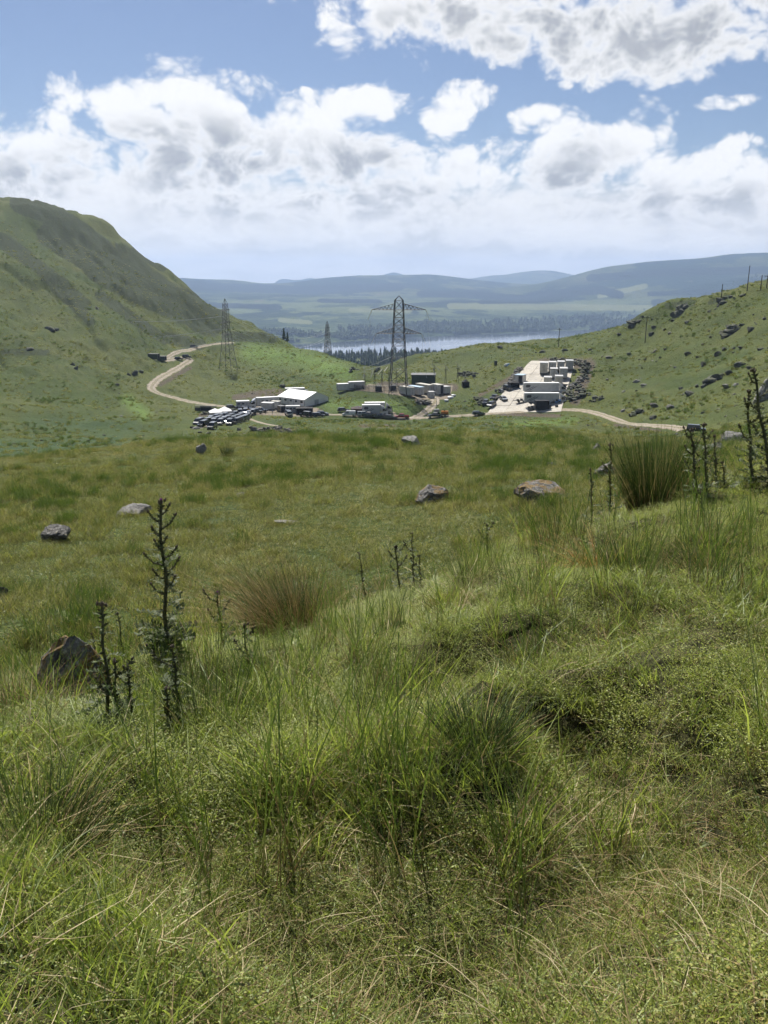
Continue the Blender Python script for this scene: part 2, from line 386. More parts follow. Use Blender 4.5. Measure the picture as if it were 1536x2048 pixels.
# open hill grass
m_land, t, o = newmat('hill_grass'); P = GP(t)
n1 = t.noise(P, 0.018, 5, 0.6); n2 = t.noise(P, 0.11, 5, 0.62); n3 = t.noise(P, 0.8, 4, 0.65); n4 = t.noise(P, 4.0, 3, 0.6)
c = t.mix(t.ramp(n1, 0.35, 0.65), (0.062, 0.095, 0.026), (0.105, 0.125, 0.040))
c = t.mix(t.m('MULTIPLY', t.ramp(n2, 0.50, 0.72), 0.65), c, (0.040, 0.062, 0.020))
c = t.mix(t.m('MULTIPLY', t.ramp(n2, 0.46, 0.26), 0.5), c, (0.135, 0.135, 0.055))
c = t.mix(t.m('MULTIPLY', t.ramp(n3, 0.50, 0.68), 0.7), c, (0.032, 0.050, 0.015))
c = t.mix(t.m('MULTIPLY', t.ramp(n4, 0.50, 0.75), 0.35), c, (0.13, 0.15, 0.055))
c = t.mix(1.0, c, (0.72, 0.70, 0.60), 'MULTIPLY')
Px, Py, Pz = t.sep(P)
n5 = t.noise(t.comb(t.m('MULTIPLY', t.m('ADD', Px, t.m('MULTIPLY', Py, 0.55)), 0.085), t.m('MULTIPLY', t.m('SUBTRACT', Py, t.m('MULTIPLY', Px, 0.55)), 0.016), t.m('MULTIPLY', Pz, 0.02)), 1.0, 6, 0.62)
c = t.mix(t.m('MULTIPLY', t.ramp(n5, 0.52, 0.72), 0.6), c, (0.034, 0.046, 0.018))
c = t.mix(t.m('MULTIPLY', t.ramp(n5, 0.46, 0.30), 0.35), c, (0.12, 0.125, 0.05))
c = t.mix(t.attr('lush'), c, t.mix(t.ramp(n3, 0.4, 0.7), (0.10, 0.155, 0.035), (0.07, 0.11, 0.028)))
c = t.mix(t.attr('marsh'), c, t.mix(t.ramp(n2, 0.4, 0.7), (0.034, 0.060, 0.022), (0.05, 0.075, 0.026)))
hn = t.m('ADD', t.m('MULTIPLY', t.attr('heath'), 2.5), t.m('MULTIPLY', t.m('SUBTRACT', n3, 0.5), 0.9))
hn = t.m('ADD', hn, t.m('MULTIPLY', t.m('SUBTRACT', n2, 0.5), 2.0))
hn = t.m('ADD', hn, t.m('MULTIPLY', t.m('SUBTRACT', n5, 0.5), 2.6))
hn = t.m('MULTIPLY', hn, t.ramp(t.attr('heath'), 0.0, 0.5))
c = t.mix(t.m('MULTIPLY', t.ramp(hn, 0.25, 1.05), 0.9), c, t.mix(t.ramp(n3, 0.4, 0.65), (0.022, 0.028, 0.013), (0.034, 0.050, 0.019)))
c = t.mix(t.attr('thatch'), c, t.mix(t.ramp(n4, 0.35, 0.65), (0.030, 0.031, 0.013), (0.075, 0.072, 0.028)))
sn = t.m('ADD', t.attr('soil'), t.m('MULTIPLY', t.m('SUBTRACT', n3, 0.5), 1.1))
c = t.mix(t.ramp(sn, 0.4, 0.62), c, t.mix(t.ramp(n4, 0.4, 0.65), (0.10, 0.082, 0.058), (0.045, 0.038, 0.028)))
bump = t.m('ADD', t.m('MULTIPLY', n3, 1.0), t.m('MULTIPLY', n4, 0.25))
pbsdf(t, o, c, 0.95, 0.12, bump, 0.9, 0.7)

# gravel of the tracks
m_track, t, o = newmat('track_gravel'); P = GP(t)
n = t.noise(P, 1.2, 6, 0.65); nn = t.noise(P, 0.15, 3, 0.5)
wheel = t.attr('across')
c = t.mix(t.ramp(n, 0.3, 0.7), (0.31, 0.275, 0.23), (0.23, 0.20, 0.16))
c = t.mix(t.m('MULTIPLY', t.ramp(nn, 0.45, 0.7), 0.5), c, (0.32, 0.275, 0.215))
rut = t.ramp(t.m('ABSOLUTE', t.m('SUBTRACT', t.m('ABSOLUTE', wheel), 0.48)), 0.08, 0.26)
c = t.mix(t.m('MULTIPLY', t.ramp(t.m('ABSOLUTE', wheel), 0.30, 0.12), t.ramp(n, 0.30, 0.55)), c, (0.11, 0.115, 0.05))
c = t.mix(t.m('MULTIPLY', rut, t.ramp(n, 0.35, 0.6)), c, (0.19, 0.16, 0.105))
c = t.mix(t.ramp(t.m('ADD', t.m('ABSOLUTE', wheel), t.m('MULTIPLY', t.m('SUBTRACT', n, 0.5), 0.7)), 0.82, 1.0), c, (0.085, 0.085, 0.04))
pbsdf(t, o, c, 0.95, 0.1, n, 0.5, 0.15)
# concrete pad
m_conc, t, o = newmat('pale_concrete'); P = GP(t)
n = t.noise(P, 0.6, 6, 0.6); n2 = t.noise(P, 0.09, 4, 0.6)
c = t.mix(t.ramp(n, 0.3, 0.75), (0.42, 0.39, 0.335), (0.33, 0.305, 0.26))
c = t.mix(t.m('MULTIPLY', t.ramp(n2, 0.5, 0.75), 0.7), c, (0.22, 0.205, 0.18))
pbsdf(t, o, c, 0.85, 0.2, n, 0.2, 0.05)
m_yard, t, o = newmat('yard_hardcore'); P = GP(t)
n = t.noise(P, 0.9, 6, 0.65); n2 = t.noise(P, 0.12, 4, 0.6)
c = t.mix(t.ramp(n, 0.3, 0.7), (0.21, 0.175, 0.135), (0.14, 0.12, 0.09))
c = t.mix(t.ramp(n2, 0.5, 0.7), c, (0.09, 0.085, 0.055))
pbsdf(t, o, c, 0.95, 0.1, n, 0.5, 0.15)

# ------------------------------------------------------------------ the near land, one polar sheet from the feet to the lochside
ang = np.concatenate([np.linspace(-math.pi, -0.62, 24)[:-1], np.linspace(-0.62, -0.455, 24)[:-1], np.linspace(-0.455, 0.455, 330), np.linspace(0.455, 0.62, 24)[1:], np.linspace(0.62, math.pi, 24)[1:]])
rad = np.concatenate([np.array([0.0, 0.3]), np.exp(np.linspace(math.log(0.6), math.log(90), 175))[:-1], np.exp(np.linspace(math.log(90), math.log(720), 330))[:-1], np.exp(np.linspace(math.log(720), math.log(2700), 70))])
TH, RR = np.meshgrid(ang, rad); GX, GY = RR * np.sin(TH), RR * np.cos(TH)
GZ = ground(GX, GY)
V = np.stack([GX.ravel(), GY.ravel(), GZ.ravel()], 1); nr, na = TH.shape
i0 = (np.arange(nr - 1)[:, None] * na + np.arange(na - 1)[None, :]).ravel()
F = np.stack([i0, i0 + 1, i0 + na + 1, i0 + na], 1)[:, ::-1]
me = mesh_np('ground', V, F, True)
def project(x, y, z):
    d = y * math.cos(PITCH) - z * math.sin(PITCH); u = y * math.sin(PITCH) + z * math.cos(PITCH); d = np.maximum(d, 0.01)
    return CX + FPX * x / d, CY - FPX * u / d
PXv, PYv = project(V[:, 0], V[:, 1], V[:, 2]); rv = np.hypot(V[:, 0], V[:, 1])
def streak(pl, wd):
    """closeness (0..1) to a line of places on the hillside"""
    out = np.zeros(len(PXv))
    for (x0, y0), (x1, y1) in zip(pl[:-1], pl[1:]):
        dx, dy = x1 - x0, y1 - y0; tt = np.clip(((PXv - x0) * dx + (PYv - y0) * dy) / (dx * dx + dy * dy), 0, 1)
        out = np.maximum(out, 1 - np.hypot(PXv - x0 - tt * dx, PYv - y0 - tt * dy) / wd)
    return np.clip(out, 0, 1)
onhill = sstep(rv, 330, 400) * (rv < 780)
heath = np.zeros(len(V))
for pl, wd in (([(40, 405), (110, 432), (170, 470), (215, 505)], 24), ([(95, 470), (150, 505), (200, 545), (260, 580), (330, 610)], 26), ([(230, 520), (290, 570), (350, 605), (420, 640)], 40),
               ([(270, 500), (325, 535)], 10), ([(60, 520), (110, 560), (170, 610)], 16), ([(200, 590), (250, 625), (330, 680)], 12), ([(0, 480), (60, 520)], 18),
               ([(330, 675), (400, 690)], 14), ([(455, 672), (545, 676)], 12), ([(0, 703), (95, 705)], 7), ([(110, 575), (180, 640)], 12), ([(300, 560), (420, 660)], 14)):
    heath = np.maximum(heath, np.minimum(1, streak(pl, wd * 1.15) * 1.35))
heath *= onhill
heath = np.maximum(heath, 0.75 * sstep(rv, 250, 300) * (V[:, 0] > 40) * np.maximum(streak([(1250, 645), (1275, 632)], 14), np.maximum(streak([(1335, 612), (1385, 606)], 12), streak([(1420, 605), (1460, 592)], 9))))
soil = np.zeros(len(V))
r_ok = (rv > 170) & (rv < 520)
for pl, wd in (([(1085, 727), (1180, 728), (1165, 770), (1150, 800)], 22), ([(1000, 828), (1120, 832)], 7), ([(835, 800), (860, 806)], 12), ([(320, 770), (380, 735)], 8), ([(500, 790), (560, 785)], 16),
               ([(470, 795), (500, 790)], 12), ([(760, 770), (910, 775)], 14), ([(400, 830), (470, 822)], 8), ([(960, 790), (1040, 745)], 8), ([(520, 858), (590, 862)], 8), ([(480, 815), (640, 825)], 14),
               ([(720, 852), (790, 852)], 6), ([(1230, 850), (1320, 862)], 6)):
    soil = np.maximum(soil, streak(pl, wd))
soil *= r_ok
marsh = np.maximum(streak([(-80, 895), (120, 893), (230, 880)], 26), 0.7 * streak([(60, 850), (260, 850)], 30)) * (rv > 140)
lush = np.maximum(streak([(255, 800), (290, 830)], 20), np.maximum(streak([(500, 705), (600, 715), (690, 745)], 34), np.maximum(0.8 * streak([(1010, 850), (1150, 842)], 12), 0.7 * streak([(660, 810), (820, 815)], 18)))) * (rv > 140)
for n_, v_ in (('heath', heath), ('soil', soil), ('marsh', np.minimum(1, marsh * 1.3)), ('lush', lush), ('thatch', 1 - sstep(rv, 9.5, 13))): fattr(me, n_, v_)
g_o = link('ground', me, m_land); tag(g_o, kind='structure')

def ribbon(name, cv, wd, mat, lift=0.13, seg=6):
    V, F, A = [], [], []
    n = len(cv)
    for i, p in enumerate(cv):
        a, b = cv[max(i - 1, 0)], cv[min(i + 1, n - 1)]; d = (b - a).normalized(); nrm = Vector((-d.y, d.x))
        wv = wd * (1 + 0.12 * math.sin(i * 1.7) + 0.08 * math.sin(i * 0.61) + random.uniform(-.13, .13))
        for k in range(seg + 1):
            s_ = k / seg * 2 - 1; q = p + nrm * s_ * wv / 2
            V.append((q.x, q.y, s_)); A.append(s_)
    V = np.array(V); A = np.array(A); V[:, 2] = ground(V[:, 0], V[:, 1]) + np.where(np.abs(A) > 0.99, -0.12, lift + 0.02 * (1 - np.abs(A)))
    for i in range(n - 1):
        for k in range(seg): b = i * (seg + 1) + k; F.append((b, b + 1, b + seg + 2, b + seg + 1))
    me = mesh_np(name, V, np.array(F), True); fattr(me, 'across', A)
    return tag(link(name, me, mat), kind='structure')
for k, nm in (('valley', 'valley_track'), ('upper', 'hill_track'), ('main', 'main_track'), ('spur', 'spur_track'), ('path', 'foot_path')):
    ribbon(nm, track_xy[k][0], track_xy[k][1], m_track, 0.16 if k == 'main' else 0.13)
def yard(name, key, mat, n=26, lift=0.09, wob=1.2):
    q = yard_c[key]; V = []; F = []
    for j in range(n + 1):
        for i in range(n + 1):
            u, v = i / n, j / n; p = (q[0] * (1 - u) + q[1] * u) * (1 - v) + (q[3] * (1 - u) + q[2] * u) * v
            edge = (i in (0, n)) + (j in (0, n))
            jx = wob * fbm(np.array([i * 0.7]), np.array([j * 0.7]), 2, 5)[0] if edge else 0
            V.append((p.x + jx, p.y + jx, -1.0 if edge else 0.0))
    V = np.array(V); e = V[:, 2].copy(); V[:, 2] = ground(V[:, 0], V[:, 1]) + np.where(e < 0, -0.15, lift)
    for j in range(n):
        for i in range(n): b = j * (n + 1) + i; F.append((b, b + 1, b + n + 2, b + n + 1))
    return tag(link(name, mesh_np(name, V, np.array(F), True), mat), kind='structure')
yard('camp_yard', 'camp', m_yard); yard('station_yard', 'station', m_yard, lift=0.06); yard('lay_by', 'lay_by', m_yard, lift=0.07, n=14); yard('van_park', 'rows', m_yard, lift=0.05)
# the concrete pad is cast in bays: slabs with open joints
q = yard_c['pad']
pad = yard('concrete_pad', 'pad', m_yard, lift=0.02, wob=0.3)
NB, NL = 4, 9
for j in range(NL):
    for i in range(NB):
        u0, u1, v0, v1 = i / NB, (i + 1) / NB, j / NL, (j + 1) / NL
        cs = []
        for u, v in ((u0, v0), (u1, v0), (u1, v1), (u0, v1)):
            p = (q[0] * (1 - u) + q[1] * u) * (1 - v) + (q[3] * (1 - u) + q[2] * u) * v; cs.append(p.copy())
        cen = sum(cs, Vector()) / 4; V = []
        for p in cs:
            p = p + (cen - p).normalized() * 0.10; zz = gz(p.x, p.y) + 0.14 + 0.012 * ((i * 7 + j * 3) % 5)
            V.append((p.x, p.y, zz))
        V += [(a, b, c_ - 0.25) for a, b, c_ in V]
        link('slab', mesh_np('slab', np.array(V), np.array([(0, 1, 2, 3), (0, 4, 5, 1), (1, 5, 6, 2), (2, 6, 7, 3), (3, 7, 4, 0)])), m_conc, pad)

# ------------------------------------------------------------------ loch, far shore and mountains
ZL = -222.0
m_water, t, o = newmat('loch_water'); P = GP(t)
n = t.noise(t.vm('MULTIPLY', P, (0.012, 0.03, 0.03)), 1.0, 5, 0.6); n2 = t.noise(t.vm('MULTIPLY', P, (0.0012, 0.004, 0.001)), 1.0, 4, 0.55)
b = pbsdf(t, o, (0.05, 0.062, 0.072), t.ramp(n2, 0.35, 0.65, 0.04, 0.12), 0.5, n, 0.04, 2.0)
V, F = [], []
aw = np.linspace(-1.0, 1.0, 41)
for r_ in (1300, 4900):
    for a_ in aw: V.append((r_ * math.sin(a_), r_ * math.cos(a_), ZL))
F = [(i, i + 1, i + 42, i + 41) for i in range(40)]
tag(link('loch', mesh_np('loch', np.array(V), np.array(F)[:, ::-1]), m_water), kind='structure')

def shore_r(px, py): return ZL / ray(px, py)[1]
SHORE = [(-300, 700), (300, 697), (590, 688), (700, 682), (830, 674), (1000, 667), (1130, 661), (1250, 655), (1400, 651), (1700, 640)]
FC = []
for px, py in SHORE:
    r_ = shore_r(px, py); FC += [(px, py + 42, r_ * 0.86), (px, py + 13, r_ * 0.965), (px, py, r_), (px, py - 7, r_ * 1.022)]
FC += [(-300, 668, 3500), (300, 666, 3500), (600, 660, 3700), (800, 655, 3900), (1000, 650, 4200), (1250, 640, 4750), (1536, 630, 5100), (1800, 620, 5100),
       (-300, 645, 4100), (300, 645, 4100), (600, 645, 4150), (800, 640, 4300), (1000, 636, 4600), (1250, 625, 5200), (1536, 610, 5400), (1800, 600, 5400),
       (300, 612, 5300), (600, 610, 5300), (800, 606, 5300), (1000, 604, 5600), (1200, 590, 6000), (1400, 565, 6000), (1536, 560, 5950), (1800, 545, 5950),
       (-300, 552, 8200), (200, 550, 8200), (370, 553, 8200), (430, 555, 8200), (480, 558, 8200), (540, 566, 8200), (600, 562, 8200), (660, 556, 8200), (740, 553, 8200), (830, 551, 8200), (900, 556, 8200), (960, 563, 8200), (1010, 571, 8000), (1055, 579, 7600),
       (600, 585, 7200), (800, 578, 7000), (950, 580, 6900), (1055, 590, 6600), (1110, 568, 6900), (1160, 549, 7100), (1200, 536, 7200), (1260, 526, 7300), (1330, 519, 7300), (1400, 515, 7300), (1470, 506, 7200), (1536, 504, 7200), (1800, 490, 7200),
       (1250, 560, 6500), (1400, 540, 6500)]
FC += [(px, 600, 9600) for px in (-300, 200, 540, 800, 1055, 1300, 1536, 1800)]
far = Surf(FC, 0.02)
m_far, t, o = newmat('far_hillside'); P = GP(t); PZ = t.sep(P)[2]
P2 = t.vm('MULTIPLY', P, (1.0, 0.8, 2.0))
n1 = t.noise(P2, 0.0011, 6, 0.55); n2 = t.noise(P2, 0.0035, 5, 0.6); n3 = t.noise(P, 0.02, 5, 0.65)
c = t.mix(t.ramp(n2, 0.40, 0.60), (0.030, 0.045, 0.016), (0.062, 0.072, 0.030))
c = t.mix(t.ramp(t.m('ADD', n1, t.m('MULTIPLY', t.m('SUBTRACT', n3, 0.5), 0.10)), 0.485, 0.51), c, (0.008, 0.022, 0.013))
c = t.mix(t.m('MULTIPLY', t.ramp(PZ, -60, -140), t.ramp(n2, 0.42, 0.52)), c, (0.080, 0.100, 0.040))
c = t.mix(t.m('MULTIPLY', t.ramp(t.noise(P2, 0.0024, 4, 0.55), 0.53, 0.56), t.ramp(PZ, 60, -60)), c, (0.008, 0.018, 0.010))
c = t.mix(t.m('MULTIPLY', t.ramp(PZ, -150, -185), t.ramp(n3, 0.38, 0.55)), c, (0.03, 0.048, 0.02))
c = t.mix(t.ramp(n2, 0.66, 0.70), c, (0.10, 0.09, 0.06))
c = t.mix(t.m('MULTIPLY', t.ramp(n3, 0.5, 0.7), 0.5), c, (0.03, 0.045, 0.02))
c = t.mix(t.m('MULTIPLY', t.ramp(t.m('ADD', t.attr('meadow'), t.m('MULTIPLY', t.m('SUBTRACT', n3, 0.5), 0.5)), 0.3, 0.5), 0.8), c, (0.13, 0.14, 0.065))
c = t.mix(t.ramp(t.m('ADD', t.attr('plantation'), t.m('MULTIPLY', t.m('SUBTRACT', n3, 0.5), 0.5)), 0.3, 0.42), c, (0.006, 0.013, 0.008))
pbsdf(t, o, c, 1.0, 0.05, n3, 1.0, 14.0)
def sheet(name, surf, r0, r1, nr, a0, a1, na, mat, rough, wl, floor, label=None):
    TH, RR = np.meshgrid(np.linspace(a0, a1, na), np.exp(np.linspace(math.log(r0), math.log(r1), nr))); X_, Y_ = RR * np.sin(TH), RR * np.cos(TH)
    Z_ = surf(np.clip(TH, -0.6, 0.62), np.log(RR)) * RR
    up = sstep(Z_, floor, floor + 120)
    Z_ = Z_ + fbm(X_ / wl, Y_ / wl, 6, 41, 0.5) * rough * up
    Z_ = np.maximum(Z_, floor - 30)
    i0 = (np.arange(nr - 1)[:, None] * na + np.arange(na - 1)[None, :]).ravel()
    me = mesh_np(name, np.stack([X_.ravel(), Y_.ravel(), Z_.ravel()], 1), np.stack([i0, i0 + 1, i0 + na + 1, i0 + na], 1)[:, ::-1], True)
    if name == 'far_hills':      # plantations and hay meadows across the loch
        global PXv, PYv; PXv, PYv = project(X_.ravel(), Y_.ravel(), Z_.ravel())
        mx_ = lambda L_: np.max([streak(pl, wd) for pl, wd in L_], axis=0)
        fattr(me, 'plantation', mx_([([(840, 588), (960, 590), (1050, 597)], 10), ([(960, 604), (1120, 600)], 7), ([(1060, 592), (1200, 580), (1240, 590)], 13), ([(1300, 588), (1536, 580)], 8), ([(1310, 605), (1370, 612)], 12), ([(370, 572), (600, 580), (800, 574)], 13), ([(640, 601), (760, 603)], 7), ([(840, 645), (900, 648)], 6), ([(420, 610), (560, 615)], 8), ([(1180, 556), (1330, 545), (1536, 540)], 12)]))
        fattr(me, 'meadow', mx_([([(1200, 592), (1290, 572)], 9), ([(900, 612), (1100, 614), (1300, 616)], 10), ([(560, 640), (620, 645)], 7), ([(1400, 598), (1536, 596)], 5), ([(700, 620), (820, 622)], 6)]))
    return tag(link(name, me, mat), kind='structure')
sheet('far_hills', far, 3050, 9600, 150, -0.75, 0.75, 360, m_far, 46, 1500, ZL)
MT = []
for px, py in ((-300, 575), (300, 575), (500, 572), (548, 567), (556, 560), (575, 558), (600, 560), (618, 556), (640, 559), (690, 557), (712, 551), (735, 553), (752, 555), (770, 549), (787, 545), (805, 549), (830, 556), (900, 562), (940, 558),
               (980, 552), (1010, 550), (1040, 545), (1070, 541), (1100, 541), (1130, 546), (1180, 556), (1300, 560), (1800, 560)):
    MT += [(px, py, 11600), (px, py + 26, 10700), (px, py + 22, 12600)]
MT += [(px, 610, 10000) for px in (-300, 300, 700, 1100, 1800)]
mts = Surf(MT, 0.006)
sheet('distant_mountains', mts, 10050, 12500, 46, -0.7, 0.7, 420, m_far, 14, 1200, -280)

# air: one even box of haze round everything
m_haze = bpy.data.materials.new('haze_air'); m_haze.use_nodes = True; t = NT(m_haze.node_tree); t.n.clear()
o = t.new('ShaderNodeOutputMaterial'); pv = t.new('ShaderNodeVolumePrincipled')
HAZE = 0.88e-4
pv.inputs['Color'].default_value = (0.43, 0.57, 0.85, 1); pv.inputs['Density'].default_value = HAZE; pv.inputs['Density Attribute'].default_value = ''
pv.inputs['Anisotropy'].default_value = 0.25
t.l.new(pv.outputs[0], o.inputs['Volume'])
try: m_haze.cycles.homogeneous_volume = True
except Exception: pass
hb = (-10500, 10500, -3500, 12900, -420, 345)
V = [(hb[i], hb[2 + j], hb[4 + k]) for k in (0, 1) for j in (0, 1) for i in (0, 1)]
F = [(0, 2, 3, 1), (4, 5, 7, 6), (0, 1, 5, 4), (2, 6, 7, 3), (0, 4, 6, 2), (1, 3, 7, 5)]
tag(link('haze', mesh_np('haze', np.array(V), np.array(F)), m_haze), 'thin blue haze over the whole valley', None, None, 'stuff')
# ------------------------------------------------------------------ grass, rushes and litter
def blades(n, disc, h0, h1, wd, lean, curl, seg=3, seed=0, flat=False, round_=False):
    """n ribbons rooted in a disc; returns vertices, quads, height fraction and a random number per blade"""
    g = np.random.default_rng(seed); rr = disc * np.sqrt(g.random(n)); a = g.random(n) * 6.283
    bx, by = rr * np.cos(a), rr * np.sin(a); h = h0 + (h1 - h0) * g.random(n) ** 1.3
    da = g.random(n) * 6.283; ln = lean * (0.3 + g.random(n)); cu = curl * (0.2 + g.random(n)); fa = g.random(n) * 6.283
    w_ = wd * (0.6 + 0.8 * g.random(n)); rn = g.random(n); V, T, Rn = [], [], []
    z0 = 0.005 + 0.03 * g.random(n) if flat else np.full(n, -0.02)
    for k in range(seg + 1):
        t_ = k / seg
        if flat:
            off = h * t_; cx = bx + np.cos(da) * off + np.cos(da + 1.57) * cu * h * t_ * t_; cyy = by + np.sin(da) * off + np.sin(da + 1.57) * cu * h * t_ * t_
            cz = z0 + lean * h * (t_ * (1 - t_)) * 1.6 * rn + 0.02
        else:
            off = ln * h * t_ + cu * h * t_ * t_
            cx, cyy, cz = bx + np.cos(da) * off, by + np.sin(da) * off, z0 + h * t_ * (1 - 0.35 * cu * t_)
        ww = w_ * (1 - 0.9 * t_ ** 1.6) / 2 if not round_ else w_ * (1 - 0.6 * t_) / 2
        V += [np.stack([cx - np.cos(fa) * ww, cyy - np.sin(fa) * ww, cz], 1), np.stack([cx + np.cos(fa) * ww, cyy + np.sin(fa) * ww, cz], 1)]
        T += [np.full(n, t_)] * 2; Rn += [rn] * 2
    F = []
    ids = np.arange(n)
    for k in range(seg): a0 = 2 * k * n; F.append(np.stack([a0 + ids, a0 + n + ids, a0 + 3 * n + ids, a0 + 2 * n + ids], 1))
    return np.concatenate(V), np.concatenate(F), np.concatenate(T), np.concatenate(Rn)
def leaves(n, disc, h1, size, seed=0):
    g = np.random.default_rng(seed); rr = disc * np.sqrt(g.random(n)); a = g.random(n) * 6.283
    c_ = np.stack([rr * np.cos(a), rr * np.sin(a), 0.01 + h1 * g.random(n)], 1); s_ = size * (0.5 + g.random(n))
    u = g.normal(size=(n, 3)) * (1, 1, 0.3); u /= np.linalg.norm(u, axis=1)[:, None]; v = np.cross(u, g.normal(size=(n, 3)) * (0.3, 0.3, 1)); v /= np.linalg.norm(v, axis=1)[:, None]
    V = np.concatenate([c_ - u * s_[:, None], c_ - v * s_[:, None] * 0.55, c_ + u * s_[:, None], c_ + v * s_[:, None] * 0.55]); i = np.arange(n)
    return V, np.stack([i, i + n, i + 2 * n, i + 3 * n], 1), np.tile(0.6 + 0.4 * g.random(n), 4), np.tile(g.random(n), 4)
def bmesh_of(name, parts, mats):
    """join (V,F,T,R,material index) parts into one mesh with blade attributes"""
    Vs, Fs, Ts, Rs, Ms = [], [], [], [], []; off = 0
    for (V, F, T, Q), mi in parts: Vs.append(V); Fs.append(F + off); Ts.append(T); Rs.append(Q); Ms.append(np.full(len(F), mi)); off += len(V)
    me = mesh_np(name, np.concatenate(Vs), np.concatenate(Fs)); fattr(me, 'tip', np.concatenate(Ts)); fattr(me, 'rnd', np.concatenate(Rs))
    for m in mats: me.materials.append(m)
    me.polygons.foreach_set('material_index', np.concatenate(Ms).astype(np.int32)); return me

BLADE = 1.12
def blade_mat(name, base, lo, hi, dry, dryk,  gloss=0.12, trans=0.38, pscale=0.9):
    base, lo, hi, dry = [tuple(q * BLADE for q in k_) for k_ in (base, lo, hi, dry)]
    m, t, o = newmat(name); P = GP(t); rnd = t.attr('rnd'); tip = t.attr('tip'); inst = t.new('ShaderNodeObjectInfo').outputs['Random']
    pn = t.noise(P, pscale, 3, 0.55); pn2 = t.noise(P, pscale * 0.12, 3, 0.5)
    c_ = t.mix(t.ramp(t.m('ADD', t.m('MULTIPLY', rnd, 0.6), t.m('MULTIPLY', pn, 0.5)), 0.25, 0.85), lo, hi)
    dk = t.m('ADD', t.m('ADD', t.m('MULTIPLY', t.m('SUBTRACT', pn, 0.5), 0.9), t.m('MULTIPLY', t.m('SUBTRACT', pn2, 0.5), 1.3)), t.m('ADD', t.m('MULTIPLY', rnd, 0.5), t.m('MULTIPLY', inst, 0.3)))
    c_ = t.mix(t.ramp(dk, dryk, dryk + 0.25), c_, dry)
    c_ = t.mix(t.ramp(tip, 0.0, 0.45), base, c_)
    d = t.new('ShaderNodeBsdfDiffuse'); t.put(d.inputs[0], c_)
    tr = t.new('ShaderNodeBsdfTranslucent'); t.put(tr.inputs[0], t.mix(0.5, c_, t.mix(1.0, c_, (1.5, 1.6, 0.8), 'MULTIPLY')))
    gl = t.new('ShaderNodeBsdfGlossy'); gl.inputs['Roughness'].default_value = 0.5; gl.inputs[0].default_value = (0.75, 0.8, 0.7, 1)
    a = t.new('ShaderNodeMixShader'); a.inputs[0].default_value = trans; t.l.new(d.outputs[0], a.inputs[1]); t.l.new(tr.outputs[0], a.inputs[2])
    b = t.new('ShaderNodeMixShader'); b.inputs[0].default_value = gloss; t.l.new(a.outputs[0], b.inputs[1]); t.l.new(gl.outputs[0], b.inputs[2])
    t.l.new(b.outputs[0], o.inputs[0]); return m
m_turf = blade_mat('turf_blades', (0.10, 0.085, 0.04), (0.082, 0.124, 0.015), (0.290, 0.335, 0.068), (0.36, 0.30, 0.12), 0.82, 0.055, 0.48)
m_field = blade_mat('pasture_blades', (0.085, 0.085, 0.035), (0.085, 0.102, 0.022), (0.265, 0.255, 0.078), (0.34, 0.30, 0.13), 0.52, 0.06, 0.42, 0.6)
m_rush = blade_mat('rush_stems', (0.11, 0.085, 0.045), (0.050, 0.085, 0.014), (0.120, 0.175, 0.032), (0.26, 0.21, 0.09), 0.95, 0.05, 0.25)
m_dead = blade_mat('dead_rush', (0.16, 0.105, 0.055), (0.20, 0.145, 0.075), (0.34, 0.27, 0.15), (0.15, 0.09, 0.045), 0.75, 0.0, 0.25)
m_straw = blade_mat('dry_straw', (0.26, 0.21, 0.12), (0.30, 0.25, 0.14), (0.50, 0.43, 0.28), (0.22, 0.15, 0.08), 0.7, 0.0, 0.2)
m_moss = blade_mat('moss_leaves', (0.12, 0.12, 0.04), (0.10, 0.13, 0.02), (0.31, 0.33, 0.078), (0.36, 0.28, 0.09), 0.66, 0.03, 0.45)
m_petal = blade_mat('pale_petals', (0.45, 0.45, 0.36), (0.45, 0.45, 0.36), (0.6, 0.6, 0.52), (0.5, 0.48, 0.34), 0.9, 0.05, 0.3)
m_yel = blade_mat('yellow_petals', (0.75, 0.5, 0.03), (0.8, 0.55, 0.03), (0.85, 0.6, 0.05), (0.8, 0.5, 0.03), 0.9, 0.05, 0.3)

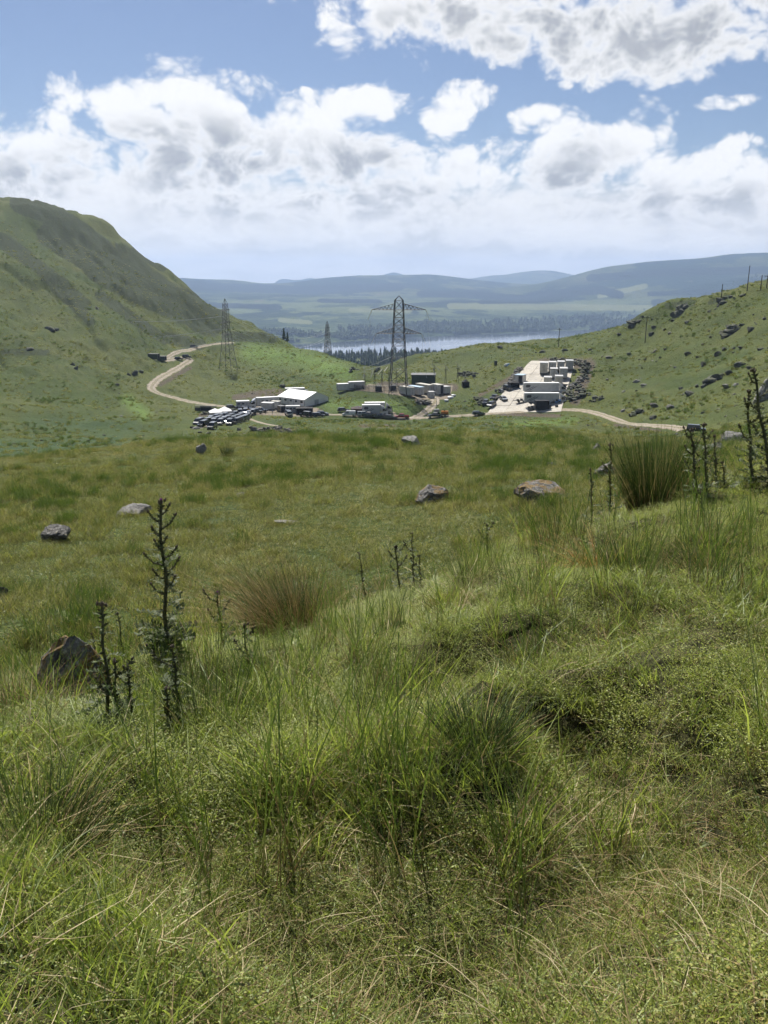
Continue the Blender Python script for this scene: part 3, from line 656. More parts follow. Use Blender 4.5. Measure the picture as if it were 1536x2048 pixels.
def scatter(name, sources, pts, rot, scl, idx, label=None, cat=None):
    """one uncountable cover: clump meshes instanced on points by geometry nodes"""
    c_ = bpy.data.collections.new(name + '_clumps')
    for i, me in enumerate(sources): c_.objects.link(bpy.data.objects.new('%s_%02d' % (name, i), me))
    me = bpy.data.meshes.new(name); n = len(pts); me.vertices.add(n); me.vertices.foreach_set('co', np.ascontiguousarray(pts, np.float32).ravel())
    a = me.attributes.new('rot', 'FLOAT_VECTOR', 'POINT'); a.data.foreach_set('vector', np.ascontiguousarray(rot, np.float32).ravel())
    a = me.attributes.new('scl', 'FLOAT_VECTOR', 'POINT'); a.data.foreach_set('vector', np.ascontiguousarray(scl, np.float32).ravel())
    a = me.attributes.new('idx', 'INT', 'POINT'); a.data.foreach_set('value', np.ascontiguousarray(idx, np.int32))
    ob = link(name, me); ng = bpy.data.node_groups.new(name, 'GeometryNodeTree')
    ng.interface.new_socket('Geometry', in_out='INPUT', socket_type='NodeSocketGeometry'); ng.interface.new_socket('Geometry', in_out='OUTPUT', socket_type='NodeSocketGeometry')
    N, L = ng.nodes, ng.links; gi, go = N.new('NodeGroupInput'), N.new('NodeGroupOutput')
    ci = N.new('GeometryNodeCollectionInfo'); ci.inputs[0].default_value = c_; ci.inputs['Separate Children'].default_value = True; ci.inputs['Reset Children'].default_value = True
    ip = N.new('GeometryNodeInstanceOnPoints'); ip.inputs['Pick Instance'].default_value = True
    def na(nm, dt): q = N.new('GeometryNodeInputNamedAttribute'); q.data_type = dt; q.inputs[0].default_value = nm; return q.outputs[0]
    e2r = N.new('FunctionNodeEulerToRotation'); L.new(na('rot', 'FLOAT_VECTOR'), e2r.inputs[0])
    L.new(gi.outputs[0], ip.inputs['Points']); L.new(ci.outputs[0], ip.inputs['Instance']); L.new(na('idx', 'INT'), ip.inputs['Instance Index'])
    L.new(e2r.outputs[0], ip.inputs['Rotation']); L.new(na('scl', 'FLOAT_VECTOR'), ip.inputs['Scale']); L.new(ip.outputs[0], go.inputs[0])
    md = ob.modifiers.new('scatter', 'NODES'); md.node_group = ng
    return tag(ob, label, cat, None, 'stuff')
def sow(r0, r1, dens, half=0.62, seed=1):
    """random places in a fan before the camera; dens(r) per square metre"""
    g = np.random.default_rng(seed); rs = np.linspace(r0, r1, 400); f = np.array([dens(q) * q for q in rs]); cum = np.concatenate([[0], np.cumsum((f[1:] + f[:-1]) / 2 * np.diff(rs))])
    n = int(cum[-1] * 2 * half); r = np.interp(g.random(n) * cum[-1], cum, rs); th = (g.random(n) * 2 - 1) * half
    if half > 1:      # near cover: all round the viewpoint, but only a fan farther off
        k = (np.abs(th) < 0.72) | (r < 5.5); r, th = r[k], th[k]
    return r * np.sin(th), r * np.cos(th), g
def spread(name, sources, x, y, g, idx, s0, s1, label, tilt=0.12, hs=None, sink=0.0):
    n = len(x); z = ground(x, y) - sink; s_ = s0 + (s1 - s0) * g.random(n) if not hasattr(s0, '__len__') else s0
    rot = np.stack([g.normal(size=n) * tilt, g.normal(size=n) * tilt, g.random(n) * 6.283], 1)
    hv = s_ * (0.8 + 0.4 * g.random(n)) * (1 if hs is None else hs)
    return scatter(name, sources, np.stack([x, y, z], 1), rot, np.stack([s_, s_, hv], 1), idx, label, 'grass')

# --- the knoll in front
TURF = [bmesh_of('turf', [(blades(170, .17, .04, .14, .0044, .38, .5, 3, 100 + i), 0), (blades(16, .16, .14, .30, .0040, .28, .4, 4, 130 + i), 0)], [m_turf]) for i in range(5)]
TURF += [bmesh_of('turf', [(blades(90, .16, .09, .24, .0044, .38, .55, 4, 150 + i), 0), (blades(9, .15, .12, .26, .0026, .5, .7, 4, 170 + i), 1)], [m_turf, m_straw]) for i in range(3)]
TURF += [bmesh_of('moss', [(leaves(850, .19, .05, .0038, 200 + i), 0), (blades(45, .17, .05, .12, .0035, .4, .5, 3, 220 + i), 1), (leaves(2, .17, .075, .0015, 240 + i), 2)], [m_moss, m_turf, m_petal]) for i in range(4)]
TURF += [bmesh_of('matted', [(blades(120, .17, .03, .12, .0044, .5, .6, 3, 250 + i), 0), (blades(38, .17, .03, .13, .0032, .7, .9, 3, 260 + i), 1), (blades(3, .16, .10, .24, .0028, .3, .3, 5, 270 + i, flat=True), 2), (leaves(380, .18, .035, .0032, 280 + i), 3)], [m_turf, m_dead, m_straw, m_moss]) for i in range(4)]
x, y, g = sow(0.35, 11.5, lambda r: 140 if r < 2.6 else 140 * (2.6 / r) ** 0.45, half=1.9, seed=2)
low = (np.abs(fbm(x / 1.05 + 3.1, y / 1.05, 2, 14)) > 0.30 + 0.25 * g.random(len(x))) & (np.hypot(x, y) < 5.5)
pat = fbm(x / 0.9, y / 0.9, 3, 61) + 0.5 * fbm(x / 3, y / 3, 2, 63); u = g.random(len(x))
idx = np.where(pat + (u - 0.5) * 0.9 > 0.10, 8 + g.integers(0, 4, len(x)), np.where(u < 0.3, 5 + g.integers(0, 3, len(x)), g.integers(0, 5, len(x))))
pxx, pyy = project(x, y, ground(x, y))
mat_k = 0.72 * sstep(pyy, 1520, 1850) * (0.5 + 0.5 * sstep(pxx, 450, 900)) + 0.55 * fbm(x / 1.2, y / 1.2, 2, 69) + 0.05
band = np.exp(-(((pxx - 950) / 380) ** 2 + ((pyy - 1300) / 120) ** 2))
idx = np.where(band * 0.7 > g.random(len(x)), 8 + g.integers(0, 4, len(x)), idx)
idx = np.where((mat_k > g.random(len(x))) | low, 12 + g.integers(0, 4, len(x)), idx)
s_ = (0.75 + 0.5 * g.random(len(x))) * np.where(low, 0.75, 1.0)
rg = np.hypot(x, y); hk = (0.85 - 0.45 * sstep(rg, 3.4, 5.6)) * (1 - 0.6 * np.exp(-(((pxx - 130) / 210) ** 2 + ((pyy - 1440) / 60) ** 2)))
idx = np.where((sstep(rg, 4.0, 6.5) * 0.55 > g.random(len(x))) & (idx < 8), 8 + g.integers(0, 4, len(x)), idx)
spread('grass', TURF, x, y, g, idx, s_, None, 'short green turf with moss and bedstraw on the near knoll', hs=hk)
RUSH = [bmesh_of('rush', [(blades(15, .10, .26, .66, .0050, .20, .16, 4, 300 + i, round_=True), 0), (blades(4, .10, .25, .5, .0035, .4, .5, 4, 320 + i), 1)], [m_rush, m_dead]) for i in range(4)]
RUSH += [bmesh_of('rush', [(blades(34, .09, .25, .55, .0045, .3, .4, 4, 330 + i), 0), (blades(14, .10, .2, .45, .004, .6, .6, 4, 340 + i), 1)], [m_turf, m_dead]) for i in range(3)]
x, y, g = sow(1.5, 9, lambda r: 26, half=1.9, seed=3)
pxx, pyy = project(x, y, ground(x, y))
want = 0.22 + 0.9 * fbm(x / 1.1, y / 1.1, 2, 71) + 0.8 * np.exp(-(((pxx - 560) / 380) ** 2 + ((pyy - 1480) / 170) ** 2)) + 0.3 * np.exp(-(((pxx - 1350) / 300) ** 2 + ((pyy - 1120) / 120) ** 2)) - 0.3 * sstep(pyy, 1750, 2000)
k = want > g.random(len(x)) * 0.95 + 0.1
x, y = x[k], y[k]; u = g.random(len(x)); idx = np.where(u < 0.66, g.integers(0, 4, len(x)), 4 + g.integers(0, 3, len(x)))
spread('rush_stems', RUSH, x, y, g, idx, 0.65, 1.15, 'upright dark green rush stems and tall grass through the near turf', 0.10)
STRAW = [bmesh_of('straw', [(blades(15, .12, .16, .46, .0052, .30, .30, 5, 400 + i, flat=True), 0), (blades(10, .10, .08, .26, .004, .9, 1.2, 4, 420 + i), 0)], [m_straw]) for i in range(4)]
STRAW += [bmesh_of('straw', [(blades(46, .15, .10, .30, .003, .35, .5, 4, 440 + i, flat=True), 0), (blades(30, .13, .08, .22, .003, .8, 1.0, 4, 460 + i), 0)], [m_dead]) for i in range(3)]
x, y, g = sow(1.2, 9, lambda r: 6.0, half=1.9, seed=4)
pxx, pyy = project(x, y, ground(x, y))
want = 0.32 + 0.8 * fbm(x / 0.8, y / 0.8, 2, 81) + 0.35 * sstep(pyy, 1480, 1900) - 0.15 * sstep(-pyy, -1400, -1200)
k = want > g.random(len(x)) * 1.1 + 0.05; x, y = x[k], y[k]
spread('dry_straw', STRAW, x, y, g, g.integers(0, 7, len(x)), 0.6, 1.25, 'pale dead straw lying in the near grass', 0.15)
FLW = [bmesh_of('flowers', [(leaves(6, .10, .10, .0035, 480 + i), i), ], [m_petal, m_yel]) for i in range(2)]
x, y, g = sow(2.5, 9, lambda r: 1.6, half=1.9, seed=5)
spread('small_flowers', FLW, x, y, g, (g.random(len(x)) > 0.9).astype(int), 0.5, 1.0, 'tiny white and yellow flowers dotted through the near turf', 0.1, sink=-0.06)

# --- the pasture beyond
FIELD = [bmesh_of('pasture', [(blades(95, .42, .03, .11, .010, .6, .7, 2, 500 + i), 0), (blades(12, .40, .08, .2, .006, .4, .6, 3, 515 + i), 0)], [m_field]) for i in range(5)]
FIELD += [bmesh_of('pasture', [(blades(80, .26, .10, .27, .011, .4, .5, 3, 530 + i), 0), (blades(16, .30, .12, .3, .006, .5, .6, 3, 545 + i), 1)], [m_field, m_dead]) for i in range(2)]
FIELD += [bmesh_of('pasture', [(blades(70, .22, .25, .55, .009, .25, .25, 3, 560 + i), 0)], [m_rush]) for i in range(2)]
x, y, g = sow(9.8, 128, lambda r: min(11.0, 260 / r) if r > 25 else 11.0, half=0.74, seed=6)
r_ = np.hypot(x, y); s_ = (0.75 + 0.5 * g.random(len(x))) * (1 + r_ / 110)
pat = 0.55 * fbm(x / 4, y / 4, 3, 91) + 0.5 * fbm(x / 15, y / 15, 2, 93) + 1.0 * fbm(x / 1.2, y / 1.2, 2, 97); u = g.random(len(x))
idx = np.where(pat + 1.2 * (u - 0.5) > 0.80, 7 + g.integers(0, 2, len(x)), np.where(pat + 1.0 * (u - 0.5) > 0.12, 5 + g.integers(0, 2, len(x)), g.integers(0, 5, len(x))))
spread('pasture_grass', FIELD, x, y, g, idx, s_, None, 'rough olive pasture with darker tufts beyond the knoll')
# --- tussocks on the hillsides
TUS = [bmesh_of('tussock', [(blades(40, .55, .25, .6, .07, .4, .5, 2, 600 + i), 0)], [m_field]) for i in range(3)] + [bmesh_of('tussock', [(blades(36, .45, .4, .9, .07, .25, .3, 2, 620 + i), 0)], [m_rush]) for i in range(2)]
x, y, g = sow(115, 640, lambda r: 0.24 if r < 330 else 0.24 * (330 / r) ** 1.5, half=0.52, seed=8)
pat = fbm(x / 14, y / 14, 4, 95); u = g.random(len(x)); k = (pat + (u - 0.5) * 0.8 > -0.05) & (flatk(x, y) > 0.35)
x, y, pat, u = x[k], y[k], pat[k], u[k]
idx = np.where(pat + 0.7 * (u - 0.5) > 0.42, 3 + g.integers(0, 2, len(x)), g.integers(0, 3, len(x)))
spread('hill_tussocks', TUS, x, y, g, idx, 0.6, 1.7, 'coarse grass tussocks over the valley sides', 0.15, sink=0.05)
# ------------------------------------------------------------------ boulders
def rock_mat(name, base, dark, lich, lk):
    m, t, o = newmat(name); tcn = t.new('ShaderNodeTexCoord').outputs['Object']; nrm = t.sep(t.new('ShaderNodeNewGeometry').outputs['Normal'])[2]
    n1 = t.noise(tcn, 2.4, 6, 0.65); n2 = t.noise(tcn, 7.0, 5, 0.6); n3 = t.noise(tcn, 1.7, 4, 0.6, dist=0.5); n4 = t.noise(tcn, 24, 3, 0.6)
    c_ = t.mix(t.ramp(n1, 0.35, 0.65), dark, base)
    c_ = t.mix(t.m('MULTIPLY', t.ramp(n2, 0.54, 0.66), 0.75), c_, (0.38, 0.37, 0.34))
    c_ = t.mix(t.m('MULTIPLY', t.ramp(n4, 0.55, 0.7), 0.4), c_, (0.05, 0.05, 0.045))
    lm = t.m('MULTIPLY', t.ramp(t.m('ADD', n3, t.m('MULTIPLY', nrm, 0.10)), lk, lk + 0.07), t.ramp(n4, 0.3, 0.55))
    c_ = t.mix(t.m('MULTIPLY', lm, 0.85), c_, lich)
    pbsdf(t, o, c_, 0.9, 0.2, t.m('ADD', t.m('MULTIPLY', n1, 1.0), t.m('MULTIPLY', n2, 0.4)), 0.8, 0.12); return m
m_rock = rock_mat('grey_rock', (0.15, 0.142, 0.13), (0.065, 0.063, 0.058), (0.22, 0.20, 0.10), 0.66)
m_lrock = rock_mat('lichen_rock', (0.19, 0.182, 0.168), (0.055, 0.053, 0.05), (0.20, 0.125, 0.03), 0.545)
m_prock = rock_mat('pale_rock', (0.26, 0.25, 0.23), (0.14, 0.135, 0.125), (0.26, 0.23, 0.14), 0.66)
m_drock = rock_mat('dark_rock', (0.085, 0.082, 0.074), (0.036, 0.035, 0.032), (0.06, 0.075, 0.03), 0.52)
def rock_mesh(seed, sub=3, cuts=13, flat=0.0):
    g = np.random.default_rng(seed); bm = bmesh.new(); bmesh.ops.create_icosphere(bm, subdivisions=sub, radius=1.0)
    V = np.array([v.co[:] for v in bm.verts]); F = np.array([[v.index for v in f.verts] for f in bm.faces]); bm.free()
    for _ in range(cuts):
        n_ = g.normal(size=3); n_ /= np.linalg.norm(n_); d = 0.36 + 0.40 * g.random(); q = V @ n_; V = V - np.maximum(q - d, 0)[:, None] * n_ * 0.92
    for k, a_ in ((1.6, 0.10), (3.7, 0.085), (8.5, 0.06), (17.0, 0.03)):
        d = fbm(V[:, 0] * k + V[:, 2] * 0.7 * k, V[:, 1] * k - V[:, 2] * 0.9 * k, 2, seed); V = V * (1 + a_ * d)[:, None]
    V[:, 2] = np.where(V[:, 2] > 0.55, 0.55 + (V[:, 2] - 0.55) * 0.5, V[:, 2]) if flat else V[:, 2]
    mn, mx = V.min(0), V.max(0); V = (V - (mn + mx) / 2) / ((mx - mn) / 2)
    me = mesh_np('boulder', V, F); return me
ROCKS = {}
def boulder(px, py, wpx, hpx, label, mat=None, seed=1, r0=1.0, deep=0.8, tilt=0.1, group=None, cat='boulder', name='boulder', sub=3, rz=None):
    p = hit(px, py, r0); k = mpp(p); wd, h = wpx * k / 2 * (0.92 if sub == 3 else 1), hpx * k * (0.88 if sub == 3 else 1)
    key = (seed % 9 if sub < 3 else seed, sub, (mat or m_rock).name)
    if key not in ROCKS: ROCKS[key] = rock_mesh(seed, sub + (1 if sub == 3 else 0)); ROCKS[key].materials.append(mat or m_rock)
    rnd = random.Random(seed * 31 + int(px))
    o = link(name, ROCKS[key], loc=(p.x, p.y, p.z + h * 0.26), rot=(rnd.uniform(-tilt, tilt), rnd.uniform(-tilt, tilt), rnd.uniform(0, 0.5) if rz is None else rz), scl=(wd * 1.02, wd * deep, h * 0.74))
    BPOS.append((p, wd, r0))
    return tag(o, label, cat, group)
BPOS = []
boulder(152, 1410, 145, 158, 'leaning boulder with orange lichen behind the left thistles', m_lrock, 26, 5.0, 0.7, 0.3)
boulder(115, 1082, 60, 34, 'grey boulder in the pasture left of the tall thistle', m_rock, 5, 10, 0.8)
boulder(268, 1031, 76, 27, 'low flat grey boulder just behind the tallest thistle', m_prock, 6, 10, 0.7)
boulder(862, 1004, 72, 40, 'angular boulder with an orange top in mid pasture', m_lrock, 7, 10, 0.7)
boulder(1082, 1001, 108, 44, 'wide mottled boulder left of the dark rush tuft', m_lrock, 14, 10, 0.7)
boulder(824, 891, 42, 22, 'pale boulder on the far lip of the pasture', m_prock, 9, 30)
boulder(403, 907, 23, 23, 'small whitish boulder at the far left lip of the pasture', m_prock, 10, 30)
boulder(2, 1207, 30, 38, 'dark boulder cut by the left picture edge', m_rock, 11, 9)
boulder(572, 1047, 52, 9, 'thin flat sandy stone in the pasture', m_prock, 12, 10, cat='stone', name='stone')
boulder(1195, 903, 22, 20, 'small upright white stone left of the big rush tuft', m_prock, 13, 10, cat='stone', name='stone')
boulder(1210, 960, 64, 40, 'grey boulder half hidden by rushes on the right', m_rock, 17, 10)
boulder(500, 935, 24, 9, 'low pale stone right of the whitish boulder', m_prock, 15, 20, cat='stone', name='stone')
boulder(647, 909, 14, 6, 'tiny dark stone near the pasture lip', m_rock, 16, 20, cat='stone', name='stone')
boulder(1106, 934, 32, 10, 'low flat stone behind the wide mottled boulder', m_rock, 18, 20, cat='stone', name='stone')
boulder(485, 992, 34, 7, 'thin brown stone sunk in the middle of the pasture', m_rock, 19, 12, cat='stone', name='stone')
boulder(903, 1219, 20, 17, 'small pale stone in the near turf at centre', m_prock, 20, 2.5, cat='stone', name='stone')
boulder(1524, 800, 40, 44, 'pale boulder at the right edge behind the tall thistles', m_prock, 21, 60)
boulder(1466, 888, 54, 26, 'rounded pale boulder among the right hand thistles', m_prock, 22, 20)
boulder(1420, 905, 60, 22, 'long pale boulder behind the thistles right of the rush', m_prock, 23, 20)
# crags and stones on the right hillside
HS = [(1426, 762, 38, 30, 'd', 'blocky dark crag in the middle of the right hillside'), (1276, 827, 40, 16, 'd', 'long dark boulder just above the track bend'), (1194, 799, 30, 15, 'd', 'dark boulder right of the concrete pad'),
      (1462, 664, 56, 24, 'd', 'ragged dark outcrop high on the right hillside'), (1364, 621, 52, 20, 'd', 'dark overhanging outcrop below the right skyline knob'), (1439, 609, 54, 14, 'd', 'slanting grey outcrop on the right skyline'),
      (1272, 646, 34, 18, 'd', 'dark rock step at the low end of the right skyline')]
def crag(px, py, wpx, hpx, label, seed, rise=0.0, n=11):
    """outcrop of broken blocks bedded in the slope, one joined mesh"""
    g = random.Random(seed); base = [rock_mesh(seed * 3 + q, 2, 14) for q in range(3)]; Vs, Fs = [], []; off = 0; p = hit(px, py, 150); kk = mpp(p)
    for i in range(n):
        u = g.uniform(-.5, .5); x_, y_ = p.x + u * wpx * kk, p.y + g.uniform(-.25, .25) * wpx * kk; env = 1 - 1.3 * u * u * 2; sz = hpx * kk * g.uniform(.28, .62) * max(.4, env); z_ = gz(x_, y_) + sz * g.uniform(.0, .45)
        V = np.array([v.co[:] for v in base[i % 3].vertices]) * (sz * g.uniform(.8, 1.7), sz * g.uniform(.8, 1.4), sz * g.uniform(.6, 1.0)); a_ = g.uniform(0, 6.28)
        V = np.stack([V[:, 0] * math.cos(a_) - V[:, 1] * math.sin(a_), V[:, 0] * math.sin(a_) + V[:, 1] * math.cos(a_), V[:, 2]], 1)
        Vs.append(V + (x_ - p.x, y_ - p.y, z_ - p.z)); Fs.append(np.array([q.vertices[:] for q in base[i % 3].polygons]) + off); off += len(V)
    return tag(link('crag', mesh_np('crag', np.concatenate(Vs), np.concatenate(Fs)), m_drock, None, p), label, 'crag')
for i, (px, py, a_, b_, m_, lb) in enumerate(HS): crag(px, py, a_ * .85, b_ * .72, lb, 30 + i)
SM = [(1459, 748, 20, 11, 'd'), (1479, 732, 32, 12, 'd'), (1407, 732, 14, 12, 'd'), (1406, 775, 15, 11, 'd'), (1393, 775, 13, 10, 'd'), (1379, 789, 28, 9, 'd'), (1246, 823, 13, 7, 'p'), (1308, 814, 24, 12, 'r'), (1341, 817, 20, 11, 'r'),
      (1377, 709, 19, 9, 'd'), (1436, 711, 19, 13, 'd'), (1449, 700, 14, 7, 'd'), (1465, 699, 12, 7, 'd'), (1480, 697, 15, 7, 'd'), (1374, 646, 14, 7, 'd'), (1311, 704, 14, 7, 'r'), (1258, 709, 12, 6, 'r'), (1218, 716, 18, 6, 'r'), (1273, 764, 20, 8, 'p'),
      (1288, 771, 20, 6, 'p'), (1248, 784, 10, 6, 'p'), (1452, 775, 24, 9, 'p'), (1473, 770, 16, 7, 'p'), (1361, 778, 11, 7, 'd'), (1303, 670, 15, 9, 'd'), (1238, 670, 13, 6, 'r'), (1340, 668, 11, 6, 'r'), (1308, 655, 14, 6, 'd'), (1330, 660, 9, 5, 'd'),
      (1502, 662, 18, 11, 'd'), (1484, 592, 14, 6, 'd'), (1528, 640, 12, 9, 'd'), (1306, 838, 20, 11, 'd'), (1499, 737, 15, 7, 'd'), (1258, 806, 8, 4, 'd'), (1405, 690, 10, 5, 'd'), (1350, 735, 9, 4, 'p'), (1395, 715, 9, 5, 'd'), (1330, 700, 8, 5, 'd'), (1520, 700, 16, 8, 'd'), (1420, 675, 10, 5, 'd'),
      (1215, 760, 9, 4, 'p'), (1225, 740, 8, 4, 'd'), (1290, 720, 9, 5, 'd'), (1180, 700, 12, 5, 'd'), (1130, 702, 16, 7, 'd'), (1085, 705, 18, 7, 'd'), (1000, 697, 14, 9, 'd')]
ORD = ['nearest', 'second', 'third', 'fourth', 'fifth', 'sixth', 'seventh', 'eighth', 'ninth', 'tenth', 'eleventh', 'twelfth', 'thirteenth']
def relabel(items, marks):
    """say for every (px, py, adjective) which landmark it lies beside, on which side, and how many others of its kind lie closer"""
    keyed = []
    for i, (px, py, adj) in enumerate(items):
        d, mx, my, ph = min((math.hypot(px - mx, py - my), mx, my, ph) for mx, my, ph in marks); dx, dy = px - mx, py - my
        keyed.append(((adj, ph, ('right of' if dx > 0 else 'left of') if abs(dx) > abs(dy) else ('below' if dy > 0 else 'above')), d, i))
    out = [None] * len(items)
    for k_ in {q[0] for q in keyed}:
        for n_, (_, d, i) in enumerate(sorted([q for q in keyed if q[0] == k_], key=lambda q: q[1])): out[i] = '%s %s rock %s %s' % (ORD[n_], k_[0], k_[2], k_[1])
    return out
SML = relabel([(q[0], q[1], {'d': 'dark', 'p': 'pale', 'r': 'grey'}[q[4]]) for q in SM], [(1426, 755, 'the blocky crag on the right hillside'), (1462, 657, 'the ragged outcrop high on the right'), (1364, 615, 'the overhanging outcrop near the right skyline'), (1276, 822, 'the long crag above the track bend'), (1290, 680, 'the pole on the right hillside'), (1117, 692, 'the crossarm pole on the low skyline'), (1530, 700, 'the tall right edge thistle top')])
for i, (px, py, a_, b_, m_) in enumerate(SM):
    lb = SML[i]
    boulder(px, py, a_ * .75, b_ * .7, lb, {'d': m_drock, 'p': m_prock, 'r': m_rock}[m_], 50 + i, 150, 0.8, 0.3, {'d': 'dark hillside rocks', 'p': 'pale hillside rocks', 'r': 'grey hillside rocks'}[m_], 'rock', 'rock', 2)
LM = [(270, 748, 14, 7), (282, 746, 12, 6), (258, 751, 9, 5), (100, 660, 20, 7), (113, 661, 10, 5), (152, 738, 9, 7), (145, 730, 8, 5), (60, 700, 14, 5), (535, 861, 12, 6), (548, 860, 14, 8), (560, 857, 12, 7), (523, 863, 9, 5), (572, 862, 9, 4), (478, 861, 9, 6), (583, 866, 9, 4), (588, 777, 8, 5), (565, 775, 12, 7), (384, 856, 8, 4), (400, 866, 9, 4), (235, 770, 8, 4)]
LML = relabel([(q[0], q[1], 'dark') for q in LM], [(315, 716, 'the hairpin trailers on the left hill'), (440, 846, 'the packed dark vans'), (606, 790, 'the large white marquee'), (545, 852, 'the foot path below the camp'), (0, 703, 'the left end of the old hill cutting'), (100, 655, 'the rocky patch low on the left hill')])
for i, (px, py, a_, b_) in enumerate(LM):
    st = 470 < px < 590 and py > 850
    boulder(px, py, a_, b_, LML[i], m_drock, 120 + i, 150, 0.8, 0.3, 'dark rocks by the stream' if st else 'dark rocks left of the camp', 'rock', 'rock', 2)
for i, (px, py, a_, b_, lb) in enumerate([(457, 878, 30, 6, 'flat pale slab lying below the parked dark vans'), (416, 868, 10, 5, 'white stone at the end of the stream'), (392, 858, 16, 5, 'pale stream stones left of the dark vans'), (194, 618, 9, 6, 'single white rock on the left hill')]):
    boulder(px, py, a_, b_, lb, m_prock, 150 + i, 110, 0.8, 0.2, cat='rock', name='rock', sub=2)
# rubble heaps round the pad, each a bank of loose broken stone
def heap(name, pl, wpx, n, label, mat, seed, s0=0.3, s1=0.9, r0=150, up=1.2):
    g = random.Random(seed); Vs, Fs = [], []; off = 0; base = [rock_mesh(seed + q, 1, 6) for q in range(3)]
    bv = [(np.array([v.co[:] for v in b.vertices]), np.array([p.vertices[:] for p in b.polygons])) for b in base]
    P = [hit(px, py, r0) for px, py in pl]
    for i in range(n):
        s_ = g.random() * (len(P) - 1); k = min(int(s_), len(P) - 2); p = P[k].lerp(P[k + 1], s_ - k); wd = wpx * mpp(p) / 2
        q = g.gauss(0, 0.5); x_, y_ = p.x + q * wd, p.y + g.gauss(0, 0.6) * wd; z_ = gz(x_, y_) + max(0, up * (1 - q * q * 1.4)) * g.random()
        V, F = bv[i % 3]; sc = g.uniform(s0, s1) * np.array([g.uniform(.7, 1.4), g.uniform(.7, 1.3), g.uniform(.5, .9)]); a_ = g.uniform(0, 6.28)
        V = V * sc; V = np.stack([V[:, 0] * math.cos(a_) - V[:, 1] * math.sin(a_), V[:, 0] * math.sin(a_) + V[:, 1] * math.cos(a_), V[:, 2]], 1) + (x_, y_, z_)
        Vs.append(V); Fs.append(F + off); off += len(V)
    return tag(link(name, mesh_np(name, np.concatenate(Vs), np.concatenate(Fs)), mat), label, 'rubble', None, 'stuff')
heap('rubble_heap', [(1100, 722), (1140, 726), (1175, 733), (1165, 760)], 24, 140, 'black rubble bank wrapped round the far end of the pad', m_drock, 5, 0.4, 1.0, up=1.8)
heap('rubble_heap', [(1150, 775), (1170, 790), (1140, 800), (1135, 785)], 20, 120, 'black rubble bank right of the white trucks on the pad', m_drock, 6, 0.35, 0.9, up=1.6)
heap('rubble_heap', [(1160, 760), (1145, 778)], 22, 80, 'brown rubble slope between the two black banks', m_rock, 7, 0.3, 0.8)
heap('rubble_heap', [(1042, 735), (1030, 752), (1015, 770), (1000, 785)], 14, 90, 'broken stone along the left edge of the pad', m_rock, 8, 0.3, 0.9, up=1.2)
heap('rubble_heap', [(955, 798), (965, 812)], 20, 40, 'dark stones on the bank left of the pad', m_drock, 9, 0.3, 0.8)
heap('rubble_heap', [(835, 806), (860, 809)], 14, 50, 'brown stones above the spur track', m_rock, 10, 0.3, 0.8)
heap('rubble_heap', [(405, 829), (440, 827), (470, 823)], 10, 70, 'dark stones below the valley track by the dark vans', m_drock, 11, 0.3, 0.9)
heap('rubble_heap', [(500, 860), (540, 862), (580, 866)], 10, 60, 'stream stones below the camp yard', m_rock, 12, 0.2, 0.6)
heap('rubble_heap', [(924, 745), (944, 752)], 26, 60, 'dark broken rock on the slope above the substation', m_drock, 13, 0.3, 0.9)
heap('rubble_heap', [(700, 743), (760, 735)], 10, 60, 'dark rock along the lip behind the substation', m_drock, 14, 0.4, 1.0)
STN = [rock_mesh(200 + i, 1, 6) for i in range(3)]; STP = [rock_mesh(210 + i, 1, 6) for i in range(2)]
for b in STN: b.materials.append(m_drock)
for b in STP: b.materials.append(m_prock)
x, y, g = sow(130, 560, lambda r: 0.009, half=0.5, seed=9)
k = (flatk(x, y) > 0.5) & ((x > 30) | (g.random(len(x)) < 0.35)); x, y = x[k], y[k]
spread('hill_stones', STN + STP, x, y, g, g.integers(0, 5, len(x)), 0.18, 0.6, 'small stones strewn over the hillsides', 0.3, 0.7, 0.0)

# grass grown up round the feet of the field boulders
pts = [(p.x + wd * 1.02 * math.cos(a_) + random.uniform(-.1, .1), p.y + wd * .8 * math.sin(a_) + random.uniform(-.1, .1)) for p, wd, r0 in BPOS[:19] for a_ in [random.uniform(0, 6.283) for _ in range(int(10 + 14 * wd))]]
x, y = np.array(pts).T; g = np.random.default_rng(77)
spread('boulder_fringe_grass', FIELD[5:7], x, y, g, g.integers(0, 2, len(x)), .45, .9, 'longer grass round the feet of the pasture boulders')

